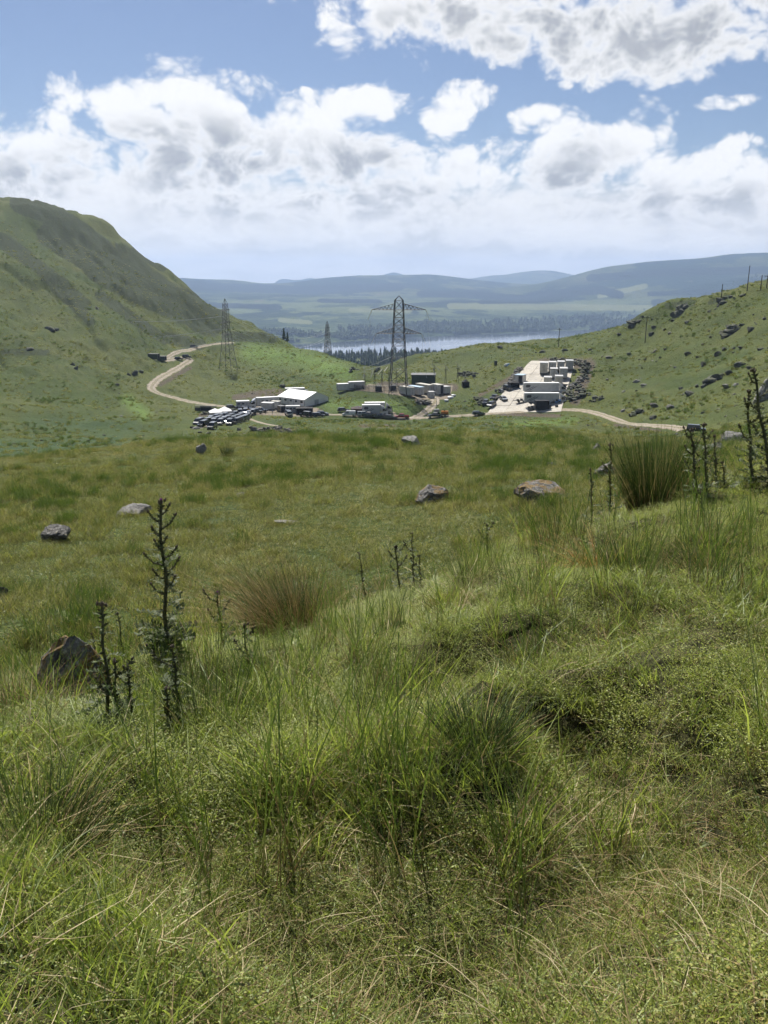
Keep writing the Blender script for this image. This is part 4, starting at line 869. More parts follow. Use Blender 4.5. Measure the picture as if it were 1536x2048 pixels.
# ------------------------------------------------------------------ rush tufts
def tuft_mesh(n, w_, h, seed, wd, lean=0.55, curl=0.3, bias=(0, 0), h0=0.38):
    g = np.random.default_rng(seed); rr = np.sqrt(g.random(n)); a = g.random(n) * 6.283; bx, by = rr * np.cos(a), rr * np.sin(a)
    hh = h * (h0 + (1 - h0) * g.random(n)); fa = g.random(n) * 6.283; cu = curl * (0.2 + 1.3 * g.random(n) ** 2); ww = wd * (0.6 + 0.8 * g.random(n)); rn = g.random(n)
    dx = bx * lean + g.normal(size=n) * 0.10 + bias[0] * g.random(n); dy = by * lean + g.normal(size=n) * 0.10 + bias[1] * g.random(n); seg = 5; V, T, Q = [], [], []
    for k in range(seg + 1):
        t_ = k / seg; off = hh * t_ * (1 + cu * t_ * 2.2)
        cx, cyy, cz = bx * w_ * 0.62 + dx * off, by * w_ * 0.55 + dy * off, -0.03 + hh * t_ * (1 - cu * 0.55 * t_ * t_)
        w2 = ww * (1 - 0.75 * t_) / 2
        V += [np.stack([cx - np.cos(fa) * w2, cyy - np.sin(fa) * w2, cz], 1), np.stack([cx + np.cos(fa) * w2, cyy + np.sin(fa) * w2, cz], 1)]; T += [np.full(n, t_)] * 2; Q += [rn] * 2
    ids = np.arange(n); F = [np.stack([2 * k * n + ids, (2 * k + 1) * n + ids, (2 * k + 3) * n + ids, (2 * k + 2) * n + ids], 1) for k in range(seg)]
    return np.concatenate(V), np.concatenate(F), np.concatenate(T), np.concatenate(Q)
def rush_tuft(px, py, wpx, hpx, label, n=500, dead=0.3, seed=1, bias=(0, 0), r0=1.0, lean=0.5, curl=0.25, dm=None):
    p = hit(px, py, r0, 9.2 if r0 <= 5 else 1900); k = mpp(p); w_, h = wpx * k / 2, hpx * k
    e = empty('rush_tuft', p, 0, label, 'rushes'); wd = max(0.004, 0.9 * k)
    ng, nd = int(n * (1 - dead)), int(n * dead)
    if ng: link('green_stems', bmesh_of('green_stems', [(tuft_mesh(ng, w_, h, seed, wd, lean, curl * 0.7, bias), 0)], [m_rushd]), None, e)
    if nd: link('dead_stems', bmesh_of('dead_stems', [(tuft_mesh(nd, w_ * 1.05, h, seed + 50, wd, lean * 1.25, curl * 1.7, bias, 0.35), 0)], [dm or m_dead]), None, e)
    return e
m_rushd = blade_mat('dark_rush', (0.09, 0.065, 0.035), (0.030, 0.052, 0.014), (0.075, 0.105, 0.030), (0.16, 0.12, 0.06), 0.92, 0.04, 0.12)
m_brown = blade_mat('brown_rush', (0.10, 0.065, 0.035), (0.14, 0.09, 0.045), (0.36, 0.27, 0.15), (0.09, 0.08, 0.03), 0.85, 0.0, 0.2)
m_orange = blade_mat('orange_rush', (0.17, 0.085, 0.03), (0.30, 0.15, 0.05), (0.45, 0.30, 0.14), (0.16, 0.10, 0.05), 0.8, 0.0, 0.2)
rush_tuft(580, 1268, 165, 170, 'large brown rush tuft combed to the left behind the knoll', 2100, 0.62, 21, (-0.5, 0.05), 5, 0.34, 0.36, m_brown)
rush_tuft(1312, 1020, 165, 172, 'tall dark green rush tuft on the right of the knoll', 2000, 0.16, 22, (0, 0), 5, 0.36, 0.16)
rush_tuft(1190, 1150, 74, 112, 'orange dead rush clump left of the tall dark tuft', 280, 0.85, 23, (-0.35, 0), 3, 0.5, 0.5, m_orange)
rush_tuft(936, 1165, 95, 92, 'small upright dark rush tuft at the crest of the knoll', 160, 0.15, 24, (-0.25, 0), 3, 0.55, 0.1)
rush_tuft(660, 1228, 120, 80, 'short brownish rush tuft right of the large brown one', 320, 0.6, 25, (0, 0), 5, 0.5, 0.3, m_brown)
rush_tuft(25, 1450, 140, 110, 'brown rush tuft at the left edge below the leaning boulder', 1000, 0.75, 26, (-0.2, 0), 3.5, 0.5, 0.4, m_brown)
rush_tuft(1110, 1075, 150, 95, 'thin green rushes in front of the wide mottled boulder', 320, 0.35, 27, (0, 0), 3, 0.45, 0.25)
rush_tuft(455, 912, 34, 28, 'dark rush tuft right of the whitish boulder', 120, 0.1, 28, (0, 0), 30, 0.5, 0.2)
rush_tuft(960, 1492, 190, 125, 'dark tussock with pale dead blades in the near grass', 700, 0.18, 29, (0, 0), 1.5, 0.6, 0.35)
rush_tuft(1430, 1150, 190, 90, 'low dense rush patch at the right below the thistles', 480, 0.4, 30, (-0.2, 0), 2, 0.6, 0.4)
rush_tuft(1265, 1150, 150, 110, 'green rush patch below the tall dark tuft', 480, 0.12, 31, (0, 0), 2, 0.5, 0.2)
rush_tuft(90, 1690, 300, 150, 'dark rush patch with lying straw at the left of the near grass', 600, 0.18, 32, (0.2, 0), 1.2, 0.55, 0.4)
rush_tuft(430, 1440, 260, 150, 'upright green rushes in front of the small thistles', 300, 0.08, 33, (0.1, 0), 2, 0.35, 0.15)
rush_tuft(800, 1420, 260, 150, 'slender green rushes in the middle of the knoll', 200, 0.12, 34, (0.05, 0), 2, 0.35, 0.15)
rush_tuft(770, 1195, 110, 60, 'pinkish brown grass around the centre thistles', 240, 0.8, 35, (0, 0), 3, 0.6, 0.4, m_brown)

# ------------------------------------------------------------------ thistles
def plant_mat(name, lo, hi, rough=0.6, trans=0.2):
    m, t, o = newmat(name); P = GP(t); n = t.noise(P, 40, 3, 0.6)
    c_ = t.mix(t.ramp(n, 0.35, 0.65), lo, hi); b = pbsdf(t, o, c_, rough, 0.3)
    tr = t.new('ShaderNodeBsdfTranslucent'); t.put(tr.inputs[0], c_); mx = t.new('ShaderNodeMixShader'); mx.inputs[0].default_value = trans
    t.l.new(b.outputs[0], mx.inputs[1]); t.l.new(tr.outputs[0], mx.inputs[2]); t.l.new(mx.outputs[0], o.inputs[0]); return m
m_ts = plant_mat('thistle_stem', (0.055, 0.062, 0.030), (0.10, 0.098, 0.052), 0.7, 0.05)
m_tl = plant_mat('thistle_leaf', (0.050, 0.072, 0.022), (0.115, 0.140, 0.055), 0.6, 0.35)
m_tb = plant_mat('thistle_bract', (0.075, 0.062, 0.045), (0.12, 0.09, 0.065), 0.7, 0.05)
m_tp = plant_mat('thistle_floret', (0.19, 0.03, 0.20), (0.30, 0.06, 0.30), 0.6, 0.3)
def leaf_mesh(seed, lobes=7):
    """spiny pinnate leaf along +x, unit length, drooping"""
    g = random.Random(seed); V, F = [], []
    def cz(t_): return 0.22 * t_ - 0.42 * t_ * t_
    for i in range(lobes + 1): t_ = i / lobes; V += [(t_, -0.022 * (1 - t_), cz(t_)), (t_, 0.022 * (1 - t_), cz(t_) + 0.004)]
    for i in range(lobes): a = 2 * i; F.append((a, a + 2, a + 3, a + 1))
    for i in range(lobes):
        for s_ in (-1, 1):
            t0 = (i + 0.1) / lobes; t1 = (i + 0.8) / lobes; L = 0.22 * math.sin(math.pi * min(1, 0.15 + 0.85 * (1 - t0))) * g.uniform(.7, 1.3) + 0.04
            b = len(V); V += [(t0, 0, cz(t0)), (t1, 0, cz(t1)), (t1 + 0.10, s_ * L * 0.6, cz(t1) + 0.05 * g.random()), (t0 + 0.12 + 0.05, s_ * L, cz(t0) + 0.09 * g.random())]
            F.append((b, b + 1, b + 2, b + 3) if s_ > 0 else (b, b + 3, b + 2, b + 1))
    return mesh_np('leaf', np.array(V), np.array(F))
LEAF = [leaf_mesh(i, 6 + i % 3) for i in range(4)]
for q in LEAF: q.materials.append(m_tl)
def tube_mesh(name, pts, r0, r1, sides=6, spines=0, seed=0, spl=0.03):
    V, F = [], []; n = len(pts); g = random.Random(seed)
    for i, p in enumerate(pts):
        d = (pts[min(i + 1, n - 1)] - pts[max(i - 1, 0)]).normalized(); u = d.cross(Vector((0.3, 1, 0.1))).normalized(); v = d.cross(u); r_ = r0 + (r1 - r0) * i / (n - 1)
        for k in range(sides): a = 6.283 * k / sides; V.append(p + (u * math.cos(a) + v * math.sin(a)) * r_)
    for i in range(n - 1):
        for k in range(sides): F.append((i * sides + k, i * sides + (k + 1) % sides, (i + 1) * sides + (k + 1) % sides, (i + 1) * sides + k))
    for _ in range(spines):      # ragged spiny wings down the stem
        t_ = g.random(); i = min(int(t_ * (n - 1)), n - 2); f = t_ * (n - 1) - i; p = pts[i].lerp(pts[i + 1], f); d = (pts[i + 1] - pts[i]).normalized(); a = g.uniform(0, 6.283); u = d.cross(Vector((0.3, 1, 0.1))).normalized(); v = d.cross(u)
        o_ = (u * math.cos(a) + v * math.sin(a)); L = spl * g.uniform(0.5, 1.3); b = len(V)
        V += [p - d * L * 0.35, p + d * L * 0.25, p + o_ * L + d * L * 0.4, p + o_ * L * 0.7 + d * L * 0.1]; F.append((b, b + 1, b + 2, b + 3))
    return mesh_np(name, np.array([tuple(q) for q in V]), np.array(F))
def head_mesh(seed):
    g = np.random.default_rng(seed); bm = bmesh.new(); bmesh.ops.create_icosphere(bm, subdivisions=2, radius=1.0)
    V = [np.array(v.co[:]) * (0.8, 0.8, 1.1) + (0, 0, 1.0) for v in bm.verts]; F = [[v.index for v in f.verts] + [f.verts[2].index] for f in bm.faces]; V = [tuple(q) for q in V]
    bm.free(); F = [f[:3] for f in F]
    for _ in range(40):
        d = g.normal(size=3); d /= np.linalg.norm(d); p = d * (0.8, 0.8, 1.1) + (0, 0, 1.0); s_ = np.cross(d, (0.2, 0.5, 1.0)); s_ /= np.linalg.norm(s_); b = len(V)
        V += [tuple(p + s_ * 0.14), tuple(p - s_ * 0.14), tuple(p + d * 0.5 + (0, 0, 0.3))]; F.append([b, b + 1, b + 2])
    me = mesh_np('flower_head', np.array(V), np.array(F)); me.materials.append(m_tb); return me
def floret_mesh(seed):
    g = np.random.default_rng(seed); V, F = [], []
    for _ in range(60):
        a = g.random() * 6.283; r_ = 0.5 * math.sqrt(g.random()); q = 0.9 * math.sqrt(g.random()); b = len(V); c_, s_ = math.cos(a), math.sin(a)
        V += [(r_ * c_ - 0.06 * s_, r_ * s_ + 0.06 * c_, 1.75), (r_ * c_ + 0.06 * s_, r_ * s_ - 0.06 * c_, 1.75), ((r_ + q * 0.55) * c_, (r_ + q * 0.55) * s_, 2.75 + 0.4 * g.random())]; F.append((b, b + 1, b + 2))
    me = mesh_np('florets', np.array(V), np.array(F)); me.materials.append(m_tp); return me
HEAD, FLOR = head_mesh(1), floret_mesh(2)
def thistle(px, py, pxt, pyt, label, seed=1, branches=0, flower=True, rosette=0, r0=1.0, nl=22, thick=1.0, heads=3):
    g = random.Random(seed); p = hit(px, py, r0, 9.0); k = mpp(p); th, sl = ray(pxt, pyt); r_ = math.hypot(p.x, p.y)
    top = Vector((r_ * math.sin(th), r_ * math.cos(th), r_ * sl)) - p
    e = empty('thistle', p, 0, label, 'thistle'); H = top.length; rs = 0.0095 * thick * (0.6 + 0.5 * min(H, 1.4))
    pts = [Vector((0, 0, -0.04))] + [top * (i / 10) + Vector((math.sin(i * 1.3 + seed) * 0.008, math.cos(i * 0.9 + seed) * 0.008, 0)) * (H * 1.2) for i in range(1, 11)]
    link('stem', tube_mesh('stem', pts, rs, rs * 0.55, 6, int(130 * max(0.5, H)), seed, 0.030 * (0.6 + 0.4 * H)), m_ts, e)
    def along(t_): i = min(int(t_ * 10), 9); return pts[i].lerp(pts[i + 1], t_ * 10 - i)
    for i in range(nl):
        t_ = (i + g.random()) / nl * 0.95; q = along(t_); L = (0.07 + 0.16 * (1 - t_) ** 1.2) * (0.7 + 0.6 * g.random()) * min(1.0, 0.15 + 0.62 * H)
        link('leaf', LEAF[g.randrange(4)], None, e, q, (g.uniform(-0.3, 0.3), g.uniform(-0.75, 0.25), i * 2.4 + g.uniform(-0.5, 0.5)), (L, L * 0.9, L))
    for i in range(rosette):
        a = g.uniform(0, 6.283); L = g.uniform(0.12, 0.25) * min(1, 0.25 + 0.6 * H); zz = g.uniform(0.02, 0.34) * min(1, H)
        link('leaf', LEAF[g.randrange(4)], None, e, (0.03 * math.cos(a), 0.03 * math.sin(a), zz), (g.uniform(-0.4, 0.4), g.uniform(-0.9, 0.35), a), (L, L * 1.15, L))
    def head(loc, s_, par, fl, tilt):
        h = link('flower_head', HEAD, None, par, loc, tilt, (s_, s_, s_))
        if fl: link('florets', FLOR, None, h)
    for i in range(heads):
        off = Vector((g.uniform(-1, 1), g.uniform(-1, 1), g.uniform(-0.8, 0.4))) * 0.022 if i else Vector((0, 0, -0.01))
        head(pts[-1] + off, 0.0098 * thick * (1.15 if i == 0 else 0.85), e, flower and i == 0, (g.uniform(-0.4, 0.4) * (i > 0), g.uniform(-0.5, 0.5) * (i > 0), 0))
    for i in range(branches):
        t_ = 0.40 + 0.55 * (i + 0.5) / branches; b0 = along(t_); s_ = 1 if i % 2 else -1; L = g.uniform(0.09, 0.17) * (1.25 - 0.5 * t_)
        d = Vector((s_ * g.uniform(0.6, 0.9), g.uniform(-0.6, 0.6), 0)); q = [b0, b0 + d * L * 0.55 + Vector((0, 0, L * 0.25)), b0 + d * L * 0.95 + Vector((0, 0, L * 0.75))]
        br = link('branch', tube_mesh('branch', q, rs * 0.42, rs * 0.3, 5, 26, seed + i, 0.022), m_ts, e); head(q[-1], 0.0080 * thick, br, False, (0, s_ * 0.5, 0))
        for j in range(3): LL = g.uniform(0.05, 0.09); link('leaf', LEAF[g.randrange(4)], None, br, q[0].lerp(q[1], g.random()), (0, g.uniform(-0.6, 0.3), g.uniform(0, 6.28)), (LL, LL, LL))
    return e
thistle(338, 1318, 320, 1005, 'tallest branching thistle with a purple top and bushy base', 1, 12, True, 40, 4, 46, 1.6, 5)
thistle(222, 1468, 202, 1210, 'slender thistle just right of the leaning boulder', 2, 0, False, 6, 3, 26, 1.15, 3)
thistle(235, 1478, 229, 1322, 'thick short thistle at the foot of the leaning boulder', 3, 2, False, 5, 3, 18, 1.0, 3)
thistle(250, 1330, 236, 1228, 'thin thistle standing behind the slender left one', 4, 0, False, 0, 5, 12, 1.0, 2)
thistle(264, 1440, 256, 1338, 'bushy young thistle between two left thistles', 5, 1, False, 4, 3, 14, 0.9, 2)
thistle(357, 1420, 346, 1292, 'pale wispy thistle in front of the tallest thistle', 6, 1, False, 4, 3, 22, 0.9, 2)
thistle(448, 1302, 434, 1188, 'stout thistle with one purple head left of the brown rush tuft', 7, 3, True, 4, 4, 22, 1.35, 5)
thistle(500, 1375, 488, 1252, 'leafy thistle below the brown rush tuft', 8, 2, False, 8, 3, 26, 1.2, 3)
thistle(343, 1485, 332, 1378, 'nearest small thistle in front of the pale wispy one', 9, 0, False, 4, 2.5, 20, 0.9, 3)
thistle(192, 1300, 184, 1268, 'tiny thistle above the leaning boulder', 10, 0, False, 0, 4, 8, 0.8, 1)
thistle(731, 1195, 719, 1106, 'leftmost of the three centre thistles', 11, 0, False, 3, 3, 16, 0.85, 3)
thistle(800, 1190, 791, 1094, 'stoutest of the three centre thistles with clustered heads', 12, 4, False, 6, 3, 20, 1.2, 6)
thistle(828, 1168, 824, 1066, 'thin pale thistle right of the stout centre one', 13, 1, False, 2, 3, 14, 0.8, 2)
thistle(977, 1088, 973, 1050, 'small forked thistle in front of the pasture boulders', 14, 2, False, 2, 4, 10, 1.0, 3)
thistle(842, 1150, 838, 1112, 'short young thistle beside the thin centre one', 15, 1, False, 3, 3, 10, 0.8, 2)
thistle(1407, 1046, 1401, 982, 'small dark thistle alone below the right hand group', 16, 0, False, 3, 3, 12, 1.0, 3)
thistle(1395, 1010, 1383, 862, 'bushy thistle right of the tall dark rush tuft', 17, 5, False, 8, 4, 34, 1.25, 5)
thistle(1414, 1000, 1408, 850, 'straight thistle second from the tall dark rush tuft', 18, 2, False, 6, 4, 30, 1.25, 4)
thistle(1434, 985, 1429, 872, 'thinner thistle third from the tall dark rush tuft', 19, 2, False, 4, 4, 22, 0.95, 3)
thistle(1505, 975, 1495, 785, 'tall straight thistle near the right picture edge', 20, 3, False, 8, 4, 38, 1.35, 4)
thistle(1548, 985, 1506, 742, 'tallest right hand thistle leaning over the picture edge', 21, 5, False, 8, 4, 38, 1.4, 6)
thistle(1222, 1010, 1221, 890, 'dark thistle against the left side of the tall rush tuft', 22, 1, False, 4, 4, 24, 1.15, 5)
thistle(1188, 1000, 1182, 940, 'short thistle between the mottled boulder and the tall tuft', 23, 0, False, 3, 4, 14, 0.9, 3)
thistle(1450, 985, 1446, 925, 'little thistle between the right hand group and the edge', 24, 0, False, 3, 4, 14, 0.9, 2)
# ------------------------------------------------------------------ mesh kit for the camp
class MB:
    def __init__(s): s.V = []; s.F = []
    def add(s, V, F): o = len(s.V); s.V += [tuple(v) for v in V]; s.F += [[i + o for i in f] for f in F]; return s
    def box(s, c, d, taper=1.0, rz=0.0):
        x, y, z = c; a, b, h = d[0] / 2, d[1] / 2, d[2] / 2; V = []
        for k, t_ in ((-h, 1.0), (h, taper)):
            for i, j in ((-1, -1), (1, -1), (1, 1), (-1, 1)):
                u, v = i * a * t_, j * b * t_; V.append((x + u * math.cos(rz) - v * math.sin(rz), y + u * math.sin(rz) + v * math.cos(rz), z + k))
        return s.add(V, [(3, 2, 1, 0), (4, 5, 6, 7), (0, 1, 5, 4), (1, 2, 6, 5), (2, 3, 7, 6), (3, 0, 4, 7)])
    def prism(s, prof, w0, w1=None, zs=None):
        """side profile (x,z) swept across y; half widths may shrink upwards"""
        n = len(prof); zmin = min(p[1] for p in prof); zmax = max(p[1] for p in prof); w1 = w0 if w1 is None else w1; V = []
        for sg in (-1, 1):
            for x, z in prof: V.append((x, sg * (w0 + (w1 - w0) * (z - zmin) / max(zmax - zmin, 1e-6)), z))
        F = [list(range(n)), list(range(2 * n - 1, n - 1, -1))] + [(i, i + n, (i + 1) % n + n, (i + 1) % n) for i in range(n)]
        return s.add(V, F)
    def cyl(s, a, b, r0, r1=None, n=10):
        a, b = Vector(a), Vector(b); d = (b - a).normalized(); u = d.cross(Vector((0.31, 0.2, 0.93) if abs(d.z) < 0.9 else (1, 0, 0))).normalized(); v = d.cross(u); r1 = r0 if r1 is None else r1
        V = [a + (u * math.cos(6.2832 * k / n) + v * math.sin(6.2832 * k / n)) * r0 for k in range(n)] + [b + (u * math.cos(6.2832 * k / n) + v * math.sin(6.2832 * k / n)) * r1 for k in range(n)]
        return s.add(V, [(k, (k + 1) % n, n + (k + 1) % n, n + k) for k in range(n)] + [list(range(n))[::-1], list(range(n, 2 * n))])
    def bar(s, a, b, t_): return s.cyl(a, b, t_ * 0.707, None, 4)
    def mesh(s, name, bevel=0.0):
        me = bpy.data.meshes.new(name); me.from_pydata(s.V, [], s.F); me.update()
        bm = bmesh.new(); bm.from_mesh(me); bmesh.ops.recalc_face_normals(bm, faces=bm.faces)
        if bevel: bmesh.ops.bevel(bm, geom=[e for e in bm.edges if e.calc_face_angle(0) > 0.5], offset=bevel, segments=2, affect='EDGES', profile=0.6)
        bm.to_mesh(me); bm.free(); return me
    def build(s, name, mat, parent=None, bevel=0.0, loc=None, rz=0.0): return link(name, s.mesh(name, bevel), mat, parent, loc, (0, 0, rz))
def copy_tree(o, parent=None, loc=None, rz=None, label=None, group=None):
    c_ = o.copy(); COL.objects.link(c_)
    if parent is not None: c_.parent = parent
    if loc is not None: c_.location = loc
    if rz is not None: c_.rotation_euler = (0, 0, rz)
    if label: c_['label'] = label
    if group: c_['group'] = group
    for ch in [q for q in o.children]: copy_tree(ch, c_)
    return c_
def gloss(name, col, rough=0.25, coat=0.6):
    m, t, o = newmat(name); P = GP(t); n = t.noise(P, 1.5, 4, 0.6); c_ = t.mix(t.ramp(n, 0.35, 0.75), col, tuple(q * 0.75 + 0.012 for q in col))
    b = pbsdf(t, o, c_, rough, 0.5); b.inputs['Coat Weight'].default_value = coat; b.inputs['Coat Roughness'].default_value = 0.12; return m
m_white = simple('shaded_white_panel', (0.47, 0.47, 0.46), 0.45, 0.4, 0.10, 0.9); m_cream = simple('cream_panel', (0.42, 0.40, 0.335), 0.5, 0.4, 0.10, 0.9); m_grey = simple('grey_panel', (0.33, 0.34, 0.34), 0.5, 0.4, 0.1, 0.9)  # m_white walls darkened to paint in shade beside the lighter m_roofw roofs
m_blue = simple('pale_blue_roof', (0.33, 0.45, 0.56), 0.5, 0.4, 0.1, 0.8); m_tarp = simple('blue_tarp', (0.14, 0.30, 0.58), 0.5, 0.3, 0.1, 1.0)
m_roofw = simple('white_pvc_sunlit_roof', (0.68, 0.68, 0.67), 0.5, 0.4, 0.05, 0.6); m_black = simple('black_fabric', (0.022, 0.021, 0.022), 0.8, 0.2, 0.2, 2.0); m_brown2 = simple('brown_fabric', (0.065, 0.045, 0.042), 0.8, 0.2, 0.2, 2.0)  # m_roofw on box roofs paints them sunlit against the darker walls
m_green = simple('green_cladding', (0.030, 0.055, 0.042), 0.6, 0.3, 0.2, 1.2); m_steel = simple('galvanised_steel', (0.10, 0.105, 0.105), 0.55, 0.4, 0.2, 2.0, 0.2); m_dsteel = simple('weathered_steel', (0.055, 0.058, 0.06), 0.6, 0.4, 0.2, 2.0, 0.2)
m_ins = simple('pale_insulator', (0.55, 0.54, 0.50), 0.3, 0.5, 0.05, 4.0); m_wire = simple('aluminium_wire', (0.42, 0.43, 0.44), 0.4, 0.5, 0.05, 1.0, 0.5); m_wood = simple('pole_wood', (0.075, 0.06, 0.048), 0.9, 0.1, 0.2, 3.0)
m_rub = simple('tyre_rubber', (0.012, 0.012, 0.012), 0.85, 0.2, 0.2, 6.0); m_rim = simple('wheel_rim', (0.30, 0.30, 0.31), 0.35, 0.5, 0.1, 6.0, 0.7); m_chas = simple('chassis', (0.02, 0.02, 0.021), 0.7, 0.3, 0.2, 3.0)
m_glass = gloss('dark_glass', (0.012, 0.015, 0.018), 0.06, 0.3); m_lamp = simple('lamp_lens', (0.55, 0.55, 0.52), 0.1, 0.6, 0.02, 5.0); m_red = simple('red_lens', (0.30, 0.015, 0.012), 0.2, 0.5, 0.02, 5.0); m_plate = simple('number_plate', (0.62, 0.60, 0.45), 0.5, 0.3, 0.02, 5.0)
m_mark = simple('grey_marking', (0.10, 0.105, 0.11), 0.5, 0.4, 0.05, 2.0); m_markd = simple('dark_marking', (0.045, 0.045, 0.05), 0.5, 0.4, 0.05, 2.0)
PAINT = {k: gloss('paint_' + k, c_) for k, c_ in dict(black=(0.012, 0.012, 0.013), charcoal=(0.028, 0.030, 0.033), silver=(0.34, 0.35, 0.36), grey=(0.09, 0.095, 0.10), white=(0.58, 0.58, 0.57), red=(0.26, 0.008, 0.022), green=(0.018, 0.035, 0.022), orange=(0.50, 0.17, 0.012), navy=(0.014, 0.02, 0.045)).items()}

_wh = {}
def wheel(par, x, y, r_, w_=0.24):
    if (r_, w_) not in _wh:
        a = MB().cyl((0, -w_ / 2, 0), (0, w_ / 2, 0), r_, None, 16).mesh('tyre', 0.03); a.materials.append(m_rub)
        b = MB().cyl((0, -w_ / 2 - 0.012, 0), (0, w_ / 2 + 0.012, 0), r_ * 0.58, None, 12).mesh('rim'); b.materials.append(m_rim); _wh[(r_, w_)] = (a, b)
    o = link('wheel', _wh[(r_, w_)][0], None, par, (x, y, r_)); link('rim', _wh[(r_, w_)][1], None, o); return o
def quad(par, name, mat, pts, off=(0, 0, 0)):
    """a thin panel from four corners"""
    P = [Vector(p) for p in pts]; n = (P[1] - P[0]).cross(P[3] - P[0]).normalized() * 0.012; V = [p + n for p in P] + [p - n for p in P]
    return MB().add(V, [(0, 1, 2, 3), (7, 6, 5, 4), (0, 4, 5, 1), (1, 5, 6, 2), (2, 6, 7, 3), (3, 7, 4, 0)]).build(name, mat, par)
def car(kind, paint, loc, rz, label, group=None, s=1.0):
    """kind: estate, four_by_four, pickup, van"""
    L, W_, H, wr = {'estate': (4.5, 1.8, 1.48, 0.32), 'four_by_four': (4.5, 1.85, 1.95, 0.39), 'pickup': (5.3, 1.85, 1.8, 0.39), 'van': (4.9, 1.9, 1.95, 0.34)}[kind]
    nm = {'estate': 'parked_car', 'four_by_four': 'off_road_car', 'pickup': 'pickup_truck', 'van': 'parked_van'}[kind]
    e = empty(nm, loc, rz, label, {'estate': 'car', 'four_by_four': 'car', 'pickup': 'pickup', 'van': 'van'}[kind], group); a = L / 2; belt = H * (0.60 if kind != 'van' else 0.58)
    low = {'estate': [(-a, .28), (-a, belt - .08), (-a + .12, belt), (a - 1.15, belt), (a - .15, belt - .16), (a, .55), (a, .28)],
           'four_by_four': [(-a, .42), (-a, belt), (a - 1.0, belt), (a - .06, belt - .08), (a, .6), (a, .42)],
           'pickup': [(-a, .45), (-a, belt), (a - 1.2, belt), (a - .1, belt - .1), (a, .6), (a, .45)],
           'van': [(-a, .32), (-a, belt), (a - .8, belt), (a - .1, belt - .25), (a, .55), (a, .32)]}[kind]
    body = MB().prism(low, W_ / 2, W_ / 2 * 0.97)
    cab = {'estate': [(-a + .1, belt), (-a + .42, H), (a - 2.0, H), (a - 1.2, belt)], 'four_by_four': [(-a + .02, belt), (-a + .10, H), (a - 1.55, H), (a - 1.2, belt)],
           'pickup': [(-a + 1.65, belt), (-a + 1.80, H), (a - 2.0, H), (a - 1.35, belt)], 'van': [(-a + .02, belt), (-a + .08, H), (a - 1.55, H), (a - .72, belt)]}[kind]
    body.prism(cab, W_ / 2 * 0.95, W_ / 2 * 0.80)
    if kind == 'pickup': body.box((-a + .82, W_ / 2 - .05, belt + .07), (1.55, .07, .18)).box((-a + .82, -W_ / 2 + .05, belt + .07), (1.55, .07, .18)).box((-a + .05, 0, belt + .07), (.07, W_ - .12, .18))
    body.build('body', PAINT[paint], e, 0.04)
    if paint in ('black', 'charcoal'): MB().box(((cab[1][0] + cab[2][0]) / 2, 0, H + .02), ((cab[2][0] - cab[1][0]) * .9, W_ * .70, .05)).build('roof_rack' if kind == 'pickup' else 'pale_roof_sheen', PAINT['grey'] if kind != 'pickup' else m_steel, e)  # grey panel on dark cars paints the sky's reflection onto the roof
    w0, w1 = W_ / 2 * 0.95, W_ / 2 * 0.80
    def gp(x, t_, sg, off=0.02): return (x, sg * (w0 + (w1 - w0) * t_ + off), belt + (H - belt) * t_)
    (x0, _), (x1, _), (x2, _), (x3, _) = cab
    for sg in (-1, 1):      # side glass split at the door pillar, van: cab only
        xs = [(x0, x1, -0.05), ] ; lerp = lambda p, q, t_: p + (q - p) * t_
        spans = [(0.06, 0.48), (0.53, 0.95)] if kind != 'van' else [(0.62, 0.95)]
        for u0, u1 in spans:
            b0, b1 = lerp(x0, x3, u0), lerp(x0, x3, u1); t0, t1 = lerp(x1, x2, u0), lerp(x1, x2, u1)
            quad(e, 'side_window', m_glass, [gp(lerp(b0, t0, .12), .12, sg), gp(lerp(b1, t1, .12), .12, sg), gp(lerp(b1, t1, .85), .85, sg), gp(lerp(b0, t0, .85), .85, sg)])
    for nm_, xa, xb, sx in (('windscreen', x3, x2, 1), ('rear_window', x0, x1, -1)):
        if kind == 'van' and sx < 0: continue
        P = []
        for t_, sg in ((.10, -1), (.10, 1), (.88, 1), (.88, -1)): P.append((xa + (xb - xa) * t_ + sx * 0.025, sg * (w0 + (w1 - w0) * t_) * 0.90, belt + (H - belt) * t_ + 0.015))
        quad(e, nm_, m_glass, P)
    for sg in (-1, 1):
        for x_ in (a - .82, -a + .85): wheel(e, x_, sg * (W_ / 2 - .10), wr)
        MB().box((a - .01, sg * (W_ / 2 - .28), .74), (.06, .34, .15)).build('headlight', m_lamp, e); MB().box((-a + .005, sg * (W_ / 2 - .16), .82), (.05, .16, .26)).build('tail_light', m_red, e)
        MB().box((a - 1.35, sg * (W_ / 2 + .09), belt + .08), (.12, .16, .13)).build('wing_mirror', m_chas, e)
    MB().box((a + .005, 0, .47), (.08, W_ * .92, .20)).box((-a - .005, 0, .47), (.08, W_ * .92, .20)).build('bumper', m_chas, e)
    if kind == 'four_by_four': MB().cyl((-a - .11, 0, .95), (-a + .02, 0, .95), .34, None, 12).build('spare_wheel', m_rub, e)
    if s != 1.0: e.scale = (s, s, s)
    return e
def put(px, py, r0=170, r1=640): return hit(px, py, r0, r1)
def on(p, lift): return Vector((p.x, p.y, p.z + lift))
